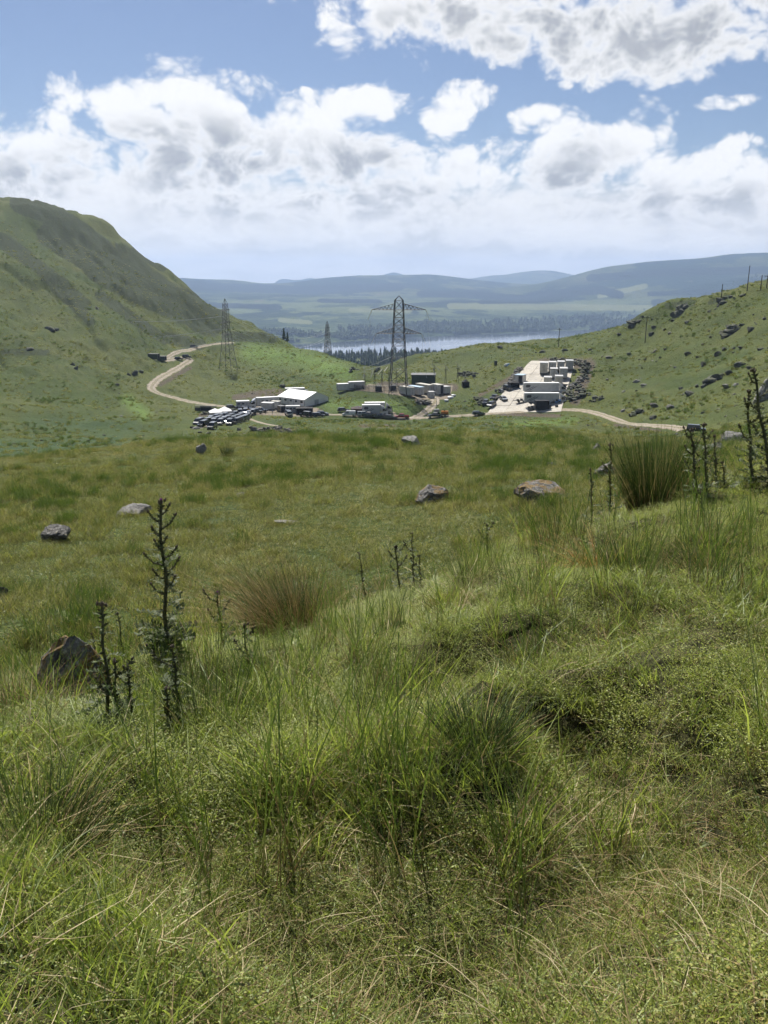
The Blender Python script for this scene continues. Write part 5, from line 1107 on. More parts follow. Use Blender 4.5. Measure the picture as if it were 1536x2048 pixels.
def box_unit(name, cat, loc, rz, L, W_, H, label, wall=m_white, roof=m_cream, legs=0.45, door='end', windows=0, wheels=True, door_mat=m_grey, group=None, open_=False):
    """cabin or box trailer: local +x is its door end"""
    e = empty(name, loc, rz, label, cat, group); z0 = legs
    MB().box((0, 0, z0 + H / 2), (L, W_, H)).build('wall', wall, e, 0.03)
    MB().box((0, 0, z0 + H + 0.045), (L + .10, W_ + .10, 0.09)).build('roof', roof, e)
    MB().box((0, 0, z0 - .09), (L * .98, W_ * .86, .18)).build('chassis', m_chas, e)
    fr = MB()
    for sx in (-1, 1):
        for sy in (-1, 1): fr.box((sx * (L / 2 + .012), sy * (W_ / 2 - .05), z0 + H / 2), (.05, .10, H * .98))
    fr.build('corner_post', m_grey, e)
    if door == 'end':
        for sg in (-1, 1):
            d = MB().box((L / 2 + .03, sg * W_ * .225, z0 + H * .48), (.04, W_ * .43, H * .88)).build('door', m_black if open_ and sg > 0 else door_mat, e); MB().bar((L / 2 + .07, sg * .10, z0 + H * .2), (L / 2 + .07, sg * .10, z0 + H * .8), .035).build('handle', m_steel, d)
    else:
        for sg in (-1, 1):
            d = MB().box((L * .28, sg * (W_ / 2 + .025), z0 + H * .42), (.85, .04, H * .78)).build('door', door_mat, e); MB().box((L * .28 - .34, sg * (W_ / 2 + .06), z0 + H * .42), (.05, .05, .14)).build('handle', m_steel, d)
    for i in range(windows):
        x_ = -L / 2 + L * (i + .5) / (windows + (1 if door != 'end' else 0.15))
        for sg in (-1, 1): w__ = MB().box((x_, sg * (W_ / 2 + .02), z0 + H * .62), (min(1.0, L / windows * .55), .04, H * .24)).build('window', m_glass, e)
    if wheels:
        for sg in (-1, 1):
            for x_ in (-L * .2, -L * .2 - .85): wheel(e, x_, sg * (W_ / 2 - .16), .40)
    MB().bar((L / 2 - .3, W_ / 2 - .2, 0), (L / 2 - .3, W_ / 2 - .2, z0), .09).bar((L / 2 - .3, -W_ / 2 + .2, 0), (L / 2 - .3, -W_ / 2 + .2, z0), .09).bar((-L / 2 + .3, -W_ / 2 + .2, 0), (-L / 2 + .3, -W_ / 2 + .2, z0), .09).bar((-L / 2 + .3, W_ / 2 - .2, 0), (-L / 2 + .3, W_ / 2 - .2, z0), .09).build('jack_leg', m_steel, e)
    return e
def truck(loc, rz, L, label, marks=True, windows=0, name='box_truck'):
    """rigid lorry with a tall box body; local +x is forward"""
    e = empty(name, loc, rz, label, 'truck'); cabL, H, W_ = 2.4, 3.95, 2.5; xb0, xb1 = -L / 2, L / 2 - cabL - .35; bz = 1.0
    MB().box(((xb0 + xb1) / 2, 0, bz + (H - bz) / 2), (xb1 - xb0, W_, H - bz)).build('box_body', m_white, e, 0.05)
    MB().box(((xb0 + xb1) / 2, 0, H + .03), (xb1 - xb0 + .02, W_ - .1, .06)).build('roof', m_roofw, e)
    c0 = L / 2 - cabL
    MB().prism([(c0, .55), (c0, 2.8), (c0 + .25, 2.9), (c0 + 1.15, 2.82), (L / 2 - .12, 1.75), (L / 2, 1.5), (L / 2, .45), (c0 + .3, .45)], W_ / 2 - .06, W_ / 2 - .18).build('cab', PAINT['white'], e, 0.06)
    MB().prism([(c0 + .02, 2.92), (c0 + .02, 3.75), (c0 + .25, 3.66), (c0 + .85, 3.25), (c0 + 1.25, 2.92)], W_ / 2 - .10, W_ / 2 - .25).build('wind_deflector', PAINT['white'], e, 0.05)
    quad(e, 'windscreen', m_glass, [(L / 2 - .10 + .04, -W_ / 2 + .26, 1.82), (L / 2 - .10 + .04, W_ / 2 - .26, 1.82), (c0 + 1.22 + .04, W_ / 2 - .32, 2.74), (c0 + 1.22 + .04, -W_ / 2 + .32, 2.74)])
    for sg in (-1, 1):
        y_ = sg * (W_ / 2 - .09); quad(e, 'side_window', m_glass, [(c0 + .45, y_, 1.7), (L / 2 - .28, y_, 1.7), (c0 + 1.20, y_ - sg * .05, 2.62), (c0 + .45, y_ - sg * .05, 2.62)])
        d = MB().box((xb1 - 1.7, sg * (W_ / 2 + .02), 2.2), (1.25, .04, 2.1)).build('side_door', m_white, e); fr = MB()
        for dx in (-.64, .64): fr.box((xb1 - 1.7 + dx, sg * (W_ / 2 + .03), 2.2), (.06, .05, 2.2))
        fr.box((xb1 - 1.7, sg * (W_ / 2 + .03), 3.29), (1.3, .05, .06)).build('door_frame', m_grey, d)
        MB().box(((xb0 + xb1) / 2, sg * (W_ / 2 - .03), .78), ((xb1 - xb0) * .55, .06, .40)).build('side_skirt', m_grey, e)
        MB().box((L / 2 - .02, sg * (W_ / 2 - .35), .85), (.08, .42, .20)).build('headlight', m_lamp, e); MB().box((L / 2 - .35, sg * (W_ / 2 + .10), 2.3), (.14, .22, .55)).build('wing_mirror', m_chas, e)
        if marks:
            y_ = sg * (W_ / 2 + .016); q = [(xb0 + .55, y_, 2.75), (xb0 + .95, y_, 3.35), (xb0 + 2.0, y_, 3.35), (xb0 + 2.35, y_, 3.0), (xb0 + 2.1, y_, 2.4), (xb0 + .85, y_, 2.35)]
            MB().add([(a_, b_ - .008, c_) for a_, b_, c_ in q] + [(a_, b_ + .008, c_) for a_, b_, c_ in q], [list(range(6)), list(range(11, 5, -1))] + [(i, (i + 1) % 6, 6 + (i + 1) % 6, 6 + i) for i in range(6)]).build('badge', m_markd, e)
            for k in range(2): x_ = xb0 + .5 + k * 1.0; quad(e, 'stripe', m_mark, [(x_, y_, 1.25), (x_ + .55, y_, 1.25), (x_ + 3.3, y_, 2.75), (x_ + 2.9, y_, 2.75)])
        for i in range(windows): MB().box((xb0 + 1.0 + i * (xb1 - xb0 - 3.2) / max(windows - 1, 1), sg * (W_ / 2 + .02), 2.7), (.9, .04, .6)).build('window', m_glass, e)
        wheel(e, L / 2 - 1.15, sg * (W_ / 2 - .2), .48, .30); wheel(e, xb0 + 2.3, sg * (W_ / 2 - .26), .48, .46); wheel(e, xb0 + 3.5, sg * (W_ / 2 - .26), .48, .46)
    MB().box((-.3, 0, .80), (L * .9, .9, .28)).build('chassis', m_chas, e); MB().box((xb0 - .02, 0, 2.35), (.05, W_ * .92, 2.4)).build('rear_door', m_grey, e); MB().box((L / 2 + .02, 0, .55), (.10, W_ - .2, .32)).build('bumper', m_grey, e)
    return e
def gazebo(loc, rz, w_, label, top=m_black, side=m_black, h=2.1, peak=0.95, walls=3, d_=None, name='gazebo'):
    d_ = d_ or w_; e = empty(name, loc, rz, label, 'gazebo'); a, b = w_ / 2, d_ / 2
    MB().add([(-a, -b, h), (a, -b, h), (a, b, h), (-a, b, h), (-a * .5, -b * .5, h + peak * .62), (a * .5, -b * .5, h + peak * .62), (a * .5, b * .5, h + peak * .62), (-a * .5, b * .5, h + peak * .62), (0, 0, h + peak * 1.25),
              (-a, -b, h - .25), (a, -b, h - .25), (a, b, h - .25), (-a, b, h - .25)], [(0, 1, 5, 4), (1, 2, 6, 5), (2, 3, 7, 6), (3, 0, 4, 7), (4, 5, 8), (5, 6, 8), (6, 7, 8), (7, 4, 8), (9, 10, 1, 0), (10, 11, 2, 1), (11, 12, 3, 2), (12, 9, 0, 3)]).build('canopy', top, e)
    for sx in (-1, 1):
        for sy in (-1, 1): MB().bar((sx * (a - .06), sy * (b - .06), 0), (sx * (a - .06), sy * (b - .06), h), .06).build('pole', m_steel, e)
    ws = [((0, b - .1), (w_ - .2, .03)), ((-a + .1, 0), (.03, d_ - .2)), ((a - .1, 0), (.03, d_ - .2)), ((0, -b + .1), (w_ - .2, .03))][:walls]
    for (x_, y_), (u_, v_) in ws: MB().box((x_, y_, h / 2), (u_, v_, h - .05)).build('side_wall', side, e)
    return e

# ------------------------------------------------------------------ camp below the left hill
k = math.pi
VANS = [(398, 849), (406, 854), (413, 848), (420, 844), (425, 858), (428, 851), (434, 846), (441, 851), (441, 841), (448, 847), (455, 843), (459, 850), (462, 839), (467, 845), (473, 849), (475, 841), (481, 846), (484, 837), (489, 842), (495, 838), (498, 834), (450, 837), (470, 834), (480, 830), (491, 828), (505, 830), (432, 840)]
protoV = {}
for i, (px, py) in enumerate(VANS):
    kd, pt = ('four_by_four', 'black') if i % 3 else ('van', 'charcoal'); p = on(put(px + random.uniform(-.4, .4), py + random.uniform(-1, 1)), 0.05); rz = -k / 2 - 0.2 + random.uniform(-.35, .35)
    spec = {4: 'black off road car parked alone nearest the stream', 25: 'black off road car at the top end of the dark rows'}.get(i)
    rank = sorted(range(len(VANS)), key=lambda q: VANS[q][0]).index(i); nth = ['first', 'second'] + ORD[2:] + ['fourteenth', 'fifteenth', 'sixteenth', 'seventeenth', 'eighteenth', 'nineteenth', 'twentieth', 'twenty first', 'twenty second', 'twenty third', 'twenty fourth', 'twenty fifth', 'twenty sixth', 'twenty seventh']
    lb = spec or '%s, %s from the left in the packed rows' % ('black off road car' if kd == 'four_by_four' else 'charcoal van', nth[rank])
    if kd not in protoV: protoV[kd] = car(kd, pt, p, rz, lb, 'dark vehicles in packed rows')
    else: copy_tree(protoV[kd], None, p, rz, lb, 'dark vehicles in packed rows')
gazebo(put(431, 835), 0.3, 4.2, 'left one of two white peaked tents beside the dark vans', m_roofw, m_roofw, 2.0, 1.0, 1, name='peaked_tent')
gazebo(put(450, 832), 0.3, 4.6, 'right one of two white peaked tents beside the dark vans', m_roofw, m_roofw, 2.0, 1.1, 1, name='peaked_tent')
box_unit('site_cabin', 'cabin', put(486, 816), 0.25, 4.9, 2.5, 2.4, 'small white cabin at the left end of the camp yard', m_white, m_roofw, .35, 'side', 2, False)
truck(put(527, 815), k + 0.38, 11.0, 'white camper lorry with a window row left of the big tent', False, 4)
box_unit('box_trailer', 'trailer', put(536, 820), -0.35, 4.6, 2.4, 2.3, 'white box trailer in front of the camper lorry', m_white, m_roofw, .5, 'end', 0)
box_unit('box_trailer', 'trailer', put(552, 818), -0.35, 3.4, 2.3, 2.5, 'short white box trailer against the big tent', m_white, m_cream, .5, 'end', 0)
box_unit('box_trailer', 'trailer', put(563, 824), -0.9, 2.8, 2.2, 1.9, 'black box trailer in front of the big tent', PAINT['charcoal'], m_dsteel, .45, 'end', 0, door_mat=m_black)
box_unit('site_cabin', 'cabin', put(586, 826), 0.05, 5.2, 2.4, 2.4, 'white cabin with windows in front of the big tent', m_white, m_white, .3, 'side', 3, False)
gazebo(put(609, 829), 0.05, 6.2, 'wide dark awning right of the white windowed cabin', m_black, m_brown2, 2.5, 0.35, 3, 3.5, name='awning')
def marquee(loc, rz, L, W_, he, hr, label):
    e = empty('marquee', loc, rz, label, 'marquee'); a, b = L / 2, W_ / 2
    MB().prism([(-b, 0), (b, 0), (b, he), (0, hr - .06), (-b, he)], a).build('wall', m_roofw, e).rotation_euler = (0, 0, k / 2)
    for sg in (-1, 1):
        n = 5
        for i in range(n):      # roof sheets between the frames
            x0, x1 = -a - .2 + (L + .4) * i / n + .03, -a - .2 + (L + .4) * (i + 1) / n - .03
            P = [(x0, sg * (b + .25), he - .05), (x1, sg * (b + .25), he - .05), (x1, 0, hr + .04), (x0, 0, hr + .04)]; V = P + [(x_, y_, z_ - .07) for x_, y_, z_ in P]
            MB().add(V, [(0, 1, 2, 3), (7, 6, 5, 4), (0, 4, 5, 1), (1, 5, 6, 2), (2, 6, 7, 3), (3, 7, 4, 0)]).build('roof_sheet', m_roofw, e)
        for i in range(5): MB().box((-a + 1.6 + i * (L - 3.2) / 4, sg * (b + .02), he * .62), (1.3, .05, .75)).build('window', m_glass, e)
    for i in range(6):
        x_ = -a + L * i / 5
        for sg in (-1, 1): MB().bar((x_, sg * (b + .03), 0), (x_, sg * (b + .03), he), .09).build('frame_post', m_steel, e)
    for sg in (-1, 1): MB().box((sg * (a + .02), 0, 1.05), (.05, 2.2, 2.1)).build('door', m_grey, e)
    return e
marquee(on(put(606, 806), 0.0), k - 0.72 + k / 2 + k / 2, 15.5, 13.0, 2.7, 5.0, 'large white marquee with a pitched roof in the camp yard')
box_unit('box_trailer', 'trailer', put(590, 790), 0.2, 8.0, 2.5, 2.4, 'long white trailer behind the marquee', m_white, m_roofw, .5, 'end', 0)
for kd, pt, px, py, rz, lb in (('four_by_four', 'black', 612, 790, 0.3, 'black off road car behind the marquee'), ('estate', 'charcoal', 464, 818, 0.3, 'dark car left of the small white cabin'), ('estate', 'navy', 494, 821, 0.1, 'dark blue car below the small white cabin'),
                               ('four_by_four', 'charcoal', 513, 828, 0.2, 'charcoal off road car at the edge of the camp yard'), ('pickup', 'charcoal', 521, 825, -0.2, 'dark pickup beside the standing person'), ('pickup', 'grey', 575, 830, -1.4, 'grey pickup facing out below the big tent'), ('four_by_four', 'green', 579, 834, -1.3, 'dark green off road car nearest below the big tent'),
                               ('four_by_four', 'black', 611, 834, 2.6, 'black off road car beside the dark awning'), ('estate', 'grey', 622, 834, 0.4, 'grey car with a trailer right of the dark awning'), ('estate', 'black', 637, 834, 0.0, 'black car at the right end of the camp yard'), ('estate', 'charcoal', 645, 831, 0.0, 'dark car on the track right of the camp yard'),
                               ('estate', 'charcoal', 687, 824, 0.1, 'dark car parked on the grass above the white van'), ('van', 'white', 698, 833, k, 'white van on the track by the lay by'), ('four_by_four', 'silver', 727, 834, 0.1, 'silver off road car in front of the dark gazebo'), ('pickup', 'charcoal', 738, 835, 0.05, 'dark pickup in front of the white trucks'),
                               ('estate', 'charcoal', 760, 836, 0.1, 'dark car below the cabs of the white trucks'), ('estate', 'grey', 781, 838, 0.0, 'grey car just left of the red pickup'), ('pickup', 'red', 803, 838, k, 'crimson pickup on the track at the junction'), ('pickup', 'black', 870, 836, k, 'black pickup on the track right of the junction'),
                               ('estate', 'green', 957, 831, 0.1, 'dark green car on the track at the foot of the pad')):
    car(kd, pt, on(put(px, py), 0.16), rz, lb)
gazebo(put(716, 827), 0.1, 5.0, 'dark gazebo with a brown roof left of the white trucks', m_brown2, m_brown2, 2.0, 0.7, 3)
truck(on(put(757, 826), 0.05), 0.06, 10.2, 'white box truck behind, cab showing beyond the front truck')
truck(on(put(750, 831), 0.05), 0.06, 9.4, 'white box truck parked in front in the lay by')
# orange bowser with its tow bar, and a lighting mast
e = empty('water_bowser', on(put(889, 833), 0.15), 0.0, 'orange trailer tank behind the black pickup', 'trailer')
MB().cyl((-1.3, 0, 1.25), (1.3, 0, 1.25), .72, None, 14).build('tank', PAINT['orange'], e, 0.06); MB().box((0, 0, .55), (2.9, 1.3, .14)).bar((-1.4, 0, .55), (-2.3, 0, .5), .1).build('chassis', m_chas, e); MB().cyl((0, 0, 1.9), (0, 0, 2.1), .25).build('filler_cap', m_chas, e)
for sg in (-1, 1): wheel(e, 0.1, sg * .72, .36)
e = empty('lighting_mast', on(put(873, 826), 0.05), 0.2, 'tall thin lighting mast beside the spur track', 'mast')
MB().box((0, 0, .9), (1.9, 1.1, 1.0)).build('cabinet', m_grey, e, .05); MB().bar((0, 0, 1.4), (0, 0, 4.4), .12).bar((0, 0, 4.2), (0, 0, 6.4), .08).build('mast', m_steel, e)
for i in range(4): MB().box((-.6 + .4 * i, -.06, 6.4), (.32, .14, .3)).build('lamp', m_grey, e)
for sg in (-1, 1): wheel(e, 0, sg * .6, .33)
# person in dark clothes beside the yard
def person(loc, rz, label, h=1.75, mat=m_black):
    e = empty('person', loc, rz, label, 'person')
    J = [((0, 0, .95), .15), ((0, 0, 1.2), .15), ((0, 0, 1.42), .17), ((0, 0, 1.52), .07), ((0, .02, 1.64), .10), ((0, .02, 1.72), .085), ((.21, 0, 1.40), .06), ((.27, .03, 1.12), .048), ((.26, .10, .88), .038), ((-.21, 0, 1.40), .06), ((-.27, .03, 1.12), .048), ((-.26, .10, .88), .038),
         ((.10, 0, .86), .095), ((.11, .03, .48), .068), ((.11, 0, .08), .05), ((.12, .15, .03), .045), ((-.10, 0, .86), .095), ((-.11, .05, .48), .068), ((-.11, .03, .08), .05), ((-.12, .18, .03), .045)]
    E = [(0, 1), (1, 2), (2, 3), (3, 4), (4, 5), (2, 6), (6, 7), (7, 8), (2, 9), (9, 10), (10, 11), (0, 12), (12, 13), (13, 14), (14, 15), (0, 16), (16, 17), (17, 18), (18, 19)]
    me = bpy.data.meshes.new('body'); me.from_pydata([j[0] for j in J], E, []); o = link('body', me, mat, e); md = o.modifiers.new('skin', 'SKIN')
    for v, (_, r_) in zip(me.skin_vertices[0].data, J): v.radius = (r_, r_)
    me.skin_vertices[0].data[0].use_root = True; o.modifiers.new('sub', 'SUBSURF').levels = 1; o.modifiers['sub'].render_levels = 1
    bm = bmesh.new(); bmesh.ops.create_icosphere(bm, subdivisions=2, radius=.115, matrix=Matrix.Translation((0, .0, 1.70))); hm = bpy.data.meshes.new('hair'); bm.to_mesh(hm); bm.free()
    hm.materials.append(m_wood); link('hair', hm, None, e); bm = bmesh.new(); bmesh.ops.create_icosphere(bm, subdivisions=2, radius=.095, matrix=Matrix.Translation((0, .045, 1.665))); fm = bpy.data.meshes.new('face'); bm.to_mesh(fm); bm.free()
    fm.materials.append(m_skin); link('face', fm, None, e); e.scale = (h / 1.8,) * 3; return e
m_skin = simple('skin', (0.42, 0.25, 0.17), 0.6, 0.3, 0.05, 9.0)
person(on(put(531, 828), 0.09), 2.8, 'person in dark clothes standing in the camp yard')
person(on(put(545, 829), 0.09), 1.2, 'person in grey clothes standing right of the dark pickup', 1.7, m_grey)

# ------------------------------------------------------------------ substation shelf
STN_Z = 0.08
for px, py, rz, L, W_, H, wl, rf, lb, op in ((814, 791, -0.95, 7.0, 2.5, 3.0, m_white, m_cream, 'white container with a cream roof, leftmost at the substation', False), (832, 790, -0.95, 7.5, 2.5, 3.0, m_white, m_blue, 'white container with a pale blue roof at the substation', False),
                                            (849, 787, -0.95, 8.5, 2.6, 3.3, m_cream, m_cream, 'largest cream container at the substation', False), (874, 789, -1.1, 5.5, 2.6, 3.6, m_white, m_cream, 'tall white container with an open dark door', True),
                                            (891, 788, -1.1, 3.4, 2.6, 2.6, m_white, m_white, 'low white container right of the open one', False)):
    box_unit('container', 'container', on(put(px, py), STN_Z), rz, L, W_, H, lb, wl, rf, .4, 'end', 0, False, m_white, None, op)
box_unit('container', 'container', on(put(862, 796), STN_Z), -1.3, 2.6, 2.2, 2.3, 'small white box unit in front of the cream container', m_white, m_white, .15, 'end', 0, False, m_white)
e = empty('control_building', on(put(847, 771), 0.0), -0.06, 'dark green windowless control building at the substation', 'building'); Lb, Wb, Hb = 10.2, 8.0, 5.3
MB().prism([(-Wb / 2, 0), (Wb / 2, 0), (Wb / 2, Hb - .3), (0, Hb + .1), (-Wb / 2, Hb - .3)], Lb / 2).build('wall', m_green, e).rotation_euler = (0, 0, k / 2)
for sg in (-1, 1):
    P = [(-Lb / 2 - .25, sg * (Wb / 2 + .25), Hb - .30), (Lb / 2 + .25, sg * (Wb / 2 + .25), Hb - .30), (Lb / 2 + .25, 0, Hb + .18), (-Lb / 2 - .25, 0, Hb + .18)]
    MB().add(P + [(x_, y_, z_ - .1) for x_, y_, z_ in P], [(0, 1, 2, 3), (7, 6, 5, 4), (0, 4, 5, 1), (1, 5, 6, 2), (2, 6, 7, 3), (3, 7, 4, 0)]).build('roof', m_dsteel, e)
for i in range(13): MB().box((-Lb / 2 + .4 + i * (Lb - .8) / 12, -Wb / 2 - .03, Hb / 2 - .2), (.10, .06, Hb - .5)).build('cladding_rib', m_green, e)
MB().box((2.8, -Wb / 2 - .06, 1.15), (1.1, .06, 2.2)).build('door', m_dsteel, e)
for px, py, w_, lb in ((893, 803, 1.1, 'nearest white bulk bag below the low container'), (901, 797, 1.5, 'middle white bulk bag below the low container'), (907, 793, 1.2, 'far white bulk bag below the low container')):
    p = put(px, py); bm = bmesh.new(); bmesh.ops.create_icosphere(bm, subdivisions=2, radius=1.0)
    for v in bm.verts: q = v.co; v.co = Vector((math.copysign(abs(q.x) ** .6, q.x), math.copysign(abs(q.y) ** .6, q.y), math.copysign(abs(q.z) ** .7, q.z))) * (1 + .12 * math.sin(q.x * 7 + px) * math.cos(q.y * 6))
    me = bpy.data.meshes.new('bulk_bag'); bm.to_mesh(me); bm.free(); tag(link('bulk_bag', me, m_roofw, None, (p.x, p.y, p.z + .35), (0, 0, .4), (w_ * .8, w_ * .6, .5)), lb, 'bag')
gazebo(put(931, 774), 0.1, 2.7, 'small black gazebo on the slope right of the substation', m_black, m_black, 2.1, .9, 4)
for px, py, L, lb in ((690, 782, 6.5, 'white box truck body left of the substation shelf'), (713, 778, 6.5, 'white box trailer behind the one left of the substation')):
    box_unit('box_trailer', 'trailer', put(px, py), 0.35 + k, L, 2.4, 2.5, lb, m_white, m_roofw, .55, 'end', 0)
# gear: posts with slanting insulators
def gear_post(px, py, h, ins, label):
    e = empty('switchgear_post', put(px, py), 0, label, 'post'); MB().bar((-.35, 0, 0), (-.12, 0, h), .12).bar((.35, 0, 0), (.12, 0, h), .12).bar((-.3, 0, h * .35), (.25, 0, h * .55), .07).bar((.3, 0, h * .35), (-.25, 0, h * .55), .07).build('frame', m_dsteel, e); MB().box((0, 0, h), (1.5, .18, .18)).build('crossbar', m_dsteel, e)
    (x0, z0), (x1, z1) = ins; s_ = MB(); n = 9; a, b = Vector((x0, 0, h + z0)), Vector((x1, 0, h + z1)); s_.cyl(a, b, .07, None, 6)
    for i in range(n): c_ = a.lerp(b, (i + .5) / n); d = (b - a).normalized() * .05; s_.cyl(c_ - d, c_ + d, .20, .13, 8)
    s_.build('insulator', m_ins, e); MB().cyl((0, 0, h), (0, 0, h + max(z0, z1) * .6 + .4), .1, .08, 8).build('bushing', m_dsteel, e); return e
GP_ = [(868, 770, 6.8, ((-1.4, 2.2), (2.6, -.6)), 'switchgear post just right of the green building'), (891, 768, 6.0, ((-1.1, 2.6), (1.7, -.6)), 'middle switchgear post right of the green building'), (915, 766, 6.0, ((-1.1, 2.6), (1.4, -.5)), 'rightmost switchgear post on the slope'),
       (749, 779, 6.2, ((-1.2, -1.0), (-.4, 2.0)), 'leftmost tall switchgear post behind the fence'), (764, 774, 6.0, ((-1.8, -.9), (.2, 1.6)), 'second switchgear post from the left behind the fence'), (778, 772, 5.6, ((-2.0, .6), (-.5, 2.6)), 'third switchgear post from the left behind the fence'), (730, 774, 4.6, ((-.6, -1.2), (.1, 2.0)), 'low switchgear post at the left fence end'), (793, 772, 5.6, ((.2, .2), (1.8, 1.6)), 'switchgear post under the big pylon')]
for a_ in GP_: gear_post(*a_)
for px, py, lb in ((757, 782, 'grey transformer with bushings behind the substation fence'), (786, 781, 'second transformer nearer the big pylon')):
    e = empty('transformer', put(px, py), .1, lb, 'transformer'); MB().box((0, 0, 1.1), (2.6, 1.7, 2.0)).build('tank', m_steel, e, .08)
    for i in range(7): MB().box((-1.1 + i * .36, -1.0, 1.0), (.12, .35, 1.5)).build('cooling_fin', m_steel, e)
    for i in range(3): MB().cyl((-.8 + .8 * i, 0, 2.1), (-.8 + .8 * i, 0, 3.1), .16, .08, 8).build('bushing', m_ins, e)
def fence(pl, label):
    P = [put(px, py) for px, py in pl]; e = empty('palisade_fence', P[0], 0, label, 'fence'); o0 = P[0]; pal = MB(); L_ = []
    for a, b in zip(P[:-1], P[1:]):
        n = max(2, int((b - a).length / 2.7))
        for i in range(n + 1): q = a.lerp(b, i / n); q.z = gz(q.x, q.y); L_.append(q - o0); MB().bar(q - o0 + Vector((0, 0, -.2)), q - o0 + Vector((0, 0, 2.5)), .12).build('post', m_dsteel, e)
        for hh in (.5, 2.0):
            rl = MB()
            for i in range(n): q, w_ = a.lerp(b, i / n), a.lerp(b, (i + 1) / n); q.z, w_.z = gz(q.x, q.y), gz(w_.x, w_.y); rl.bar(q - o0 + Vector((0, 0, hh)), w_ - o0 + Vector((0, 0, hh)), .07)
            rl.build('rail', m_dsteel, e)
        m_ = int((b - a).length / .22); d = (b - a).normalized()
        for i in range(m_): q = a.lerp(b, (i + .5) / m_); z_ = gz(q.x, q.y) - o0.z if i % 8 == 0 else z_; pal.box((q.x - o0.x, q.y - o0.y - .05, z_ + 1.25), (.08, .03, 2.3))
    pl_ = pal.build('pale', m_dsteel, e); pl_['kind'] = 'stuff'; return e
fence([(702, 780), (738, 783), (768, 784), (812, 783)], 'dark steel palisade fence along the front of the substation')

# ------------------------------------------------------------------ trucks and units on the concrete pad
PZ_ = 0.17
for px, py, W_, H, L, wl, rf, lb in ((1087, 748, 3.1, 4.0, 6.0, m_white, m_white, 'tall white unit at the left of the far row on the pad'), (1104, 745, 2.9, 3.6, 5.5, m_cream, m_white, 'second unit of the far row on the pad'), (1121, 742, 2.8, 3.2, 5.5, m_cream, m_white, 'third unit of the far row on the pad'), (1138, 741, 2.9, 3.4, 5.5, m_cream, m_grey, 'last unit of the far row beside the black rubble'),
                                   (1107, 757, 2.8, 3.3, 5.0, m_cream, m_white, 'left unit of the second row on the pad'), (1126, 758, 2.9, 3.6, 5.5, m_cream, m_white, 'right unit of the second row on the pad'), (1095, 771, 2.9, 2.6, 5.0, m_white, m_white, 'white unit just behind the far truck'), (1117, 771, 2.9, 3.0, 4.5, m_white, m_white, 'white unit right behind the far truck cab')):
    box_unit('trailer_unit', 'trailer', on(put(px, py), PZ_), -k / 2 - 0.18, L, W_, H, lb, wl, rf, .5, 'end', 0, True, m_grey if wl is m_cream else m_cream)
truck(on(put(1089, 788), PZ_), 0.0, 15.6, 'farther of two long white trucks on the pad')
truck(on(put(1090, 809), PZ_), 0.0, 14.8, 'nearer of two long white trucks on the pad')
box_unit('site_cabin', 'cabin', on(put(1040, 766), PZ_), -k / 2 - 0.45, 4.6, 3.4, 2.7, 'cabin with a pale blue roof on the left side of the pad', m_white, m_blue, .4, 'end', 0, False, m_white, None, True)
gazebo(on(put(1027, 777), PZ_), 0.1, 3.8, 'black gazebo below the blue roofed cabin', m_black, m_black, 2.2, .6, 3)
gazebo(on(put(1083, 820), PZ_), 0.02, 4.6, 'large black box tent in front of the nearer truck', m_black, m_black, 3.2, .15, 4, 3.0, 'box_tent')
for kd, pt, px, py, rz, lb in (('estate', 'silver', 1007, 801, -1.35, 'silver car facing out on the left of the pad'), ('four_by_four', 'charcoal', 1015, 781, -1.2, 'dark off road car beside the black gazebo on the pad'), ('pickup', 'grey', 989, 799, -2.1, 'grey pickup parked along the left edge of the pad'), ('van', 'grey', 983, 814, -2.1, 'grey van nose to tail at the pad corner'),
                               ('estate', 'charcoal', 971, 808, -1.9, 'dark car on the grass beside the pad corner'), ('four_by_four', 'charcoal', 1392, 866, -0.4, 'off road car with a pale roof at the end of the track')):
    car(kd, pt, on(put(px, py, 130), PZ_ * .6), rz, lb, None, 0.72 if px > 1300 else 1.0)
def flat_trailer(px, py, rz, L, label):
    e = empty('flat_trailer', on(put(px, py), PZ_), rz, label, 'trailer'); MB().box((0, 0, .8), (L, 1.9, .16)).build('deck', m_dsteel, e); MB().bar((L / 2, 0, .72), (L / 2 + 1.2, 0, .6), .1).build('tow_bar', m_dsteel, e)
    for sx in (-.25, .2):
        for sg in (-1, 1): wheel(e, L * sx, sg * .9, .36)
    for i in range(3): MB().box((-L / 3 + i * L / 3.2, .1, 1.05 + .1 * (i % 2)), (L / 5, 1.1, .35 + .2 * (i % 2))).build('load_crate', m_chas, e)
flat_trailer(1042, 806, k, 4.2, 'loaded flat trailer behind the nearer truck'); flat_trailer(1064, 821, 0, 3.4, 'low dark flat trailer left of the black box tent'); flat_trailer(628, 834, 0.2, 4.5, 'flat trailer beside the cars at the yard end')
def crate_stack(px, py, label, mats, n=6, s_=0.9):
    e = empty('crate_stack', on(put(px, py), PZ_ * .8), .1, label, 'crates'); g = random.Random(px)
    for i in range(n): MB().box((g.uniform(-1.6, 1.6), g.uniform(-.8, .8), s_ * (.35 + .55 * (i % 2))), (s_ * g.uniform(.7, 1.2), s_ * g.uniform(.6, 1.0), s_ * .62), 1.0, g.uniform(-.4, .4)).build('crate', mats[i % len(mats)], e, .03)
crate_stack(1118, 806, 'blue tarp and dark crates under the nearer truck cab', [m_tarp, m_black, m_grey]); crate_stack(1104, 817, 'dark crates right of the black box tent', [m_black, m_dsteel, m_grey])
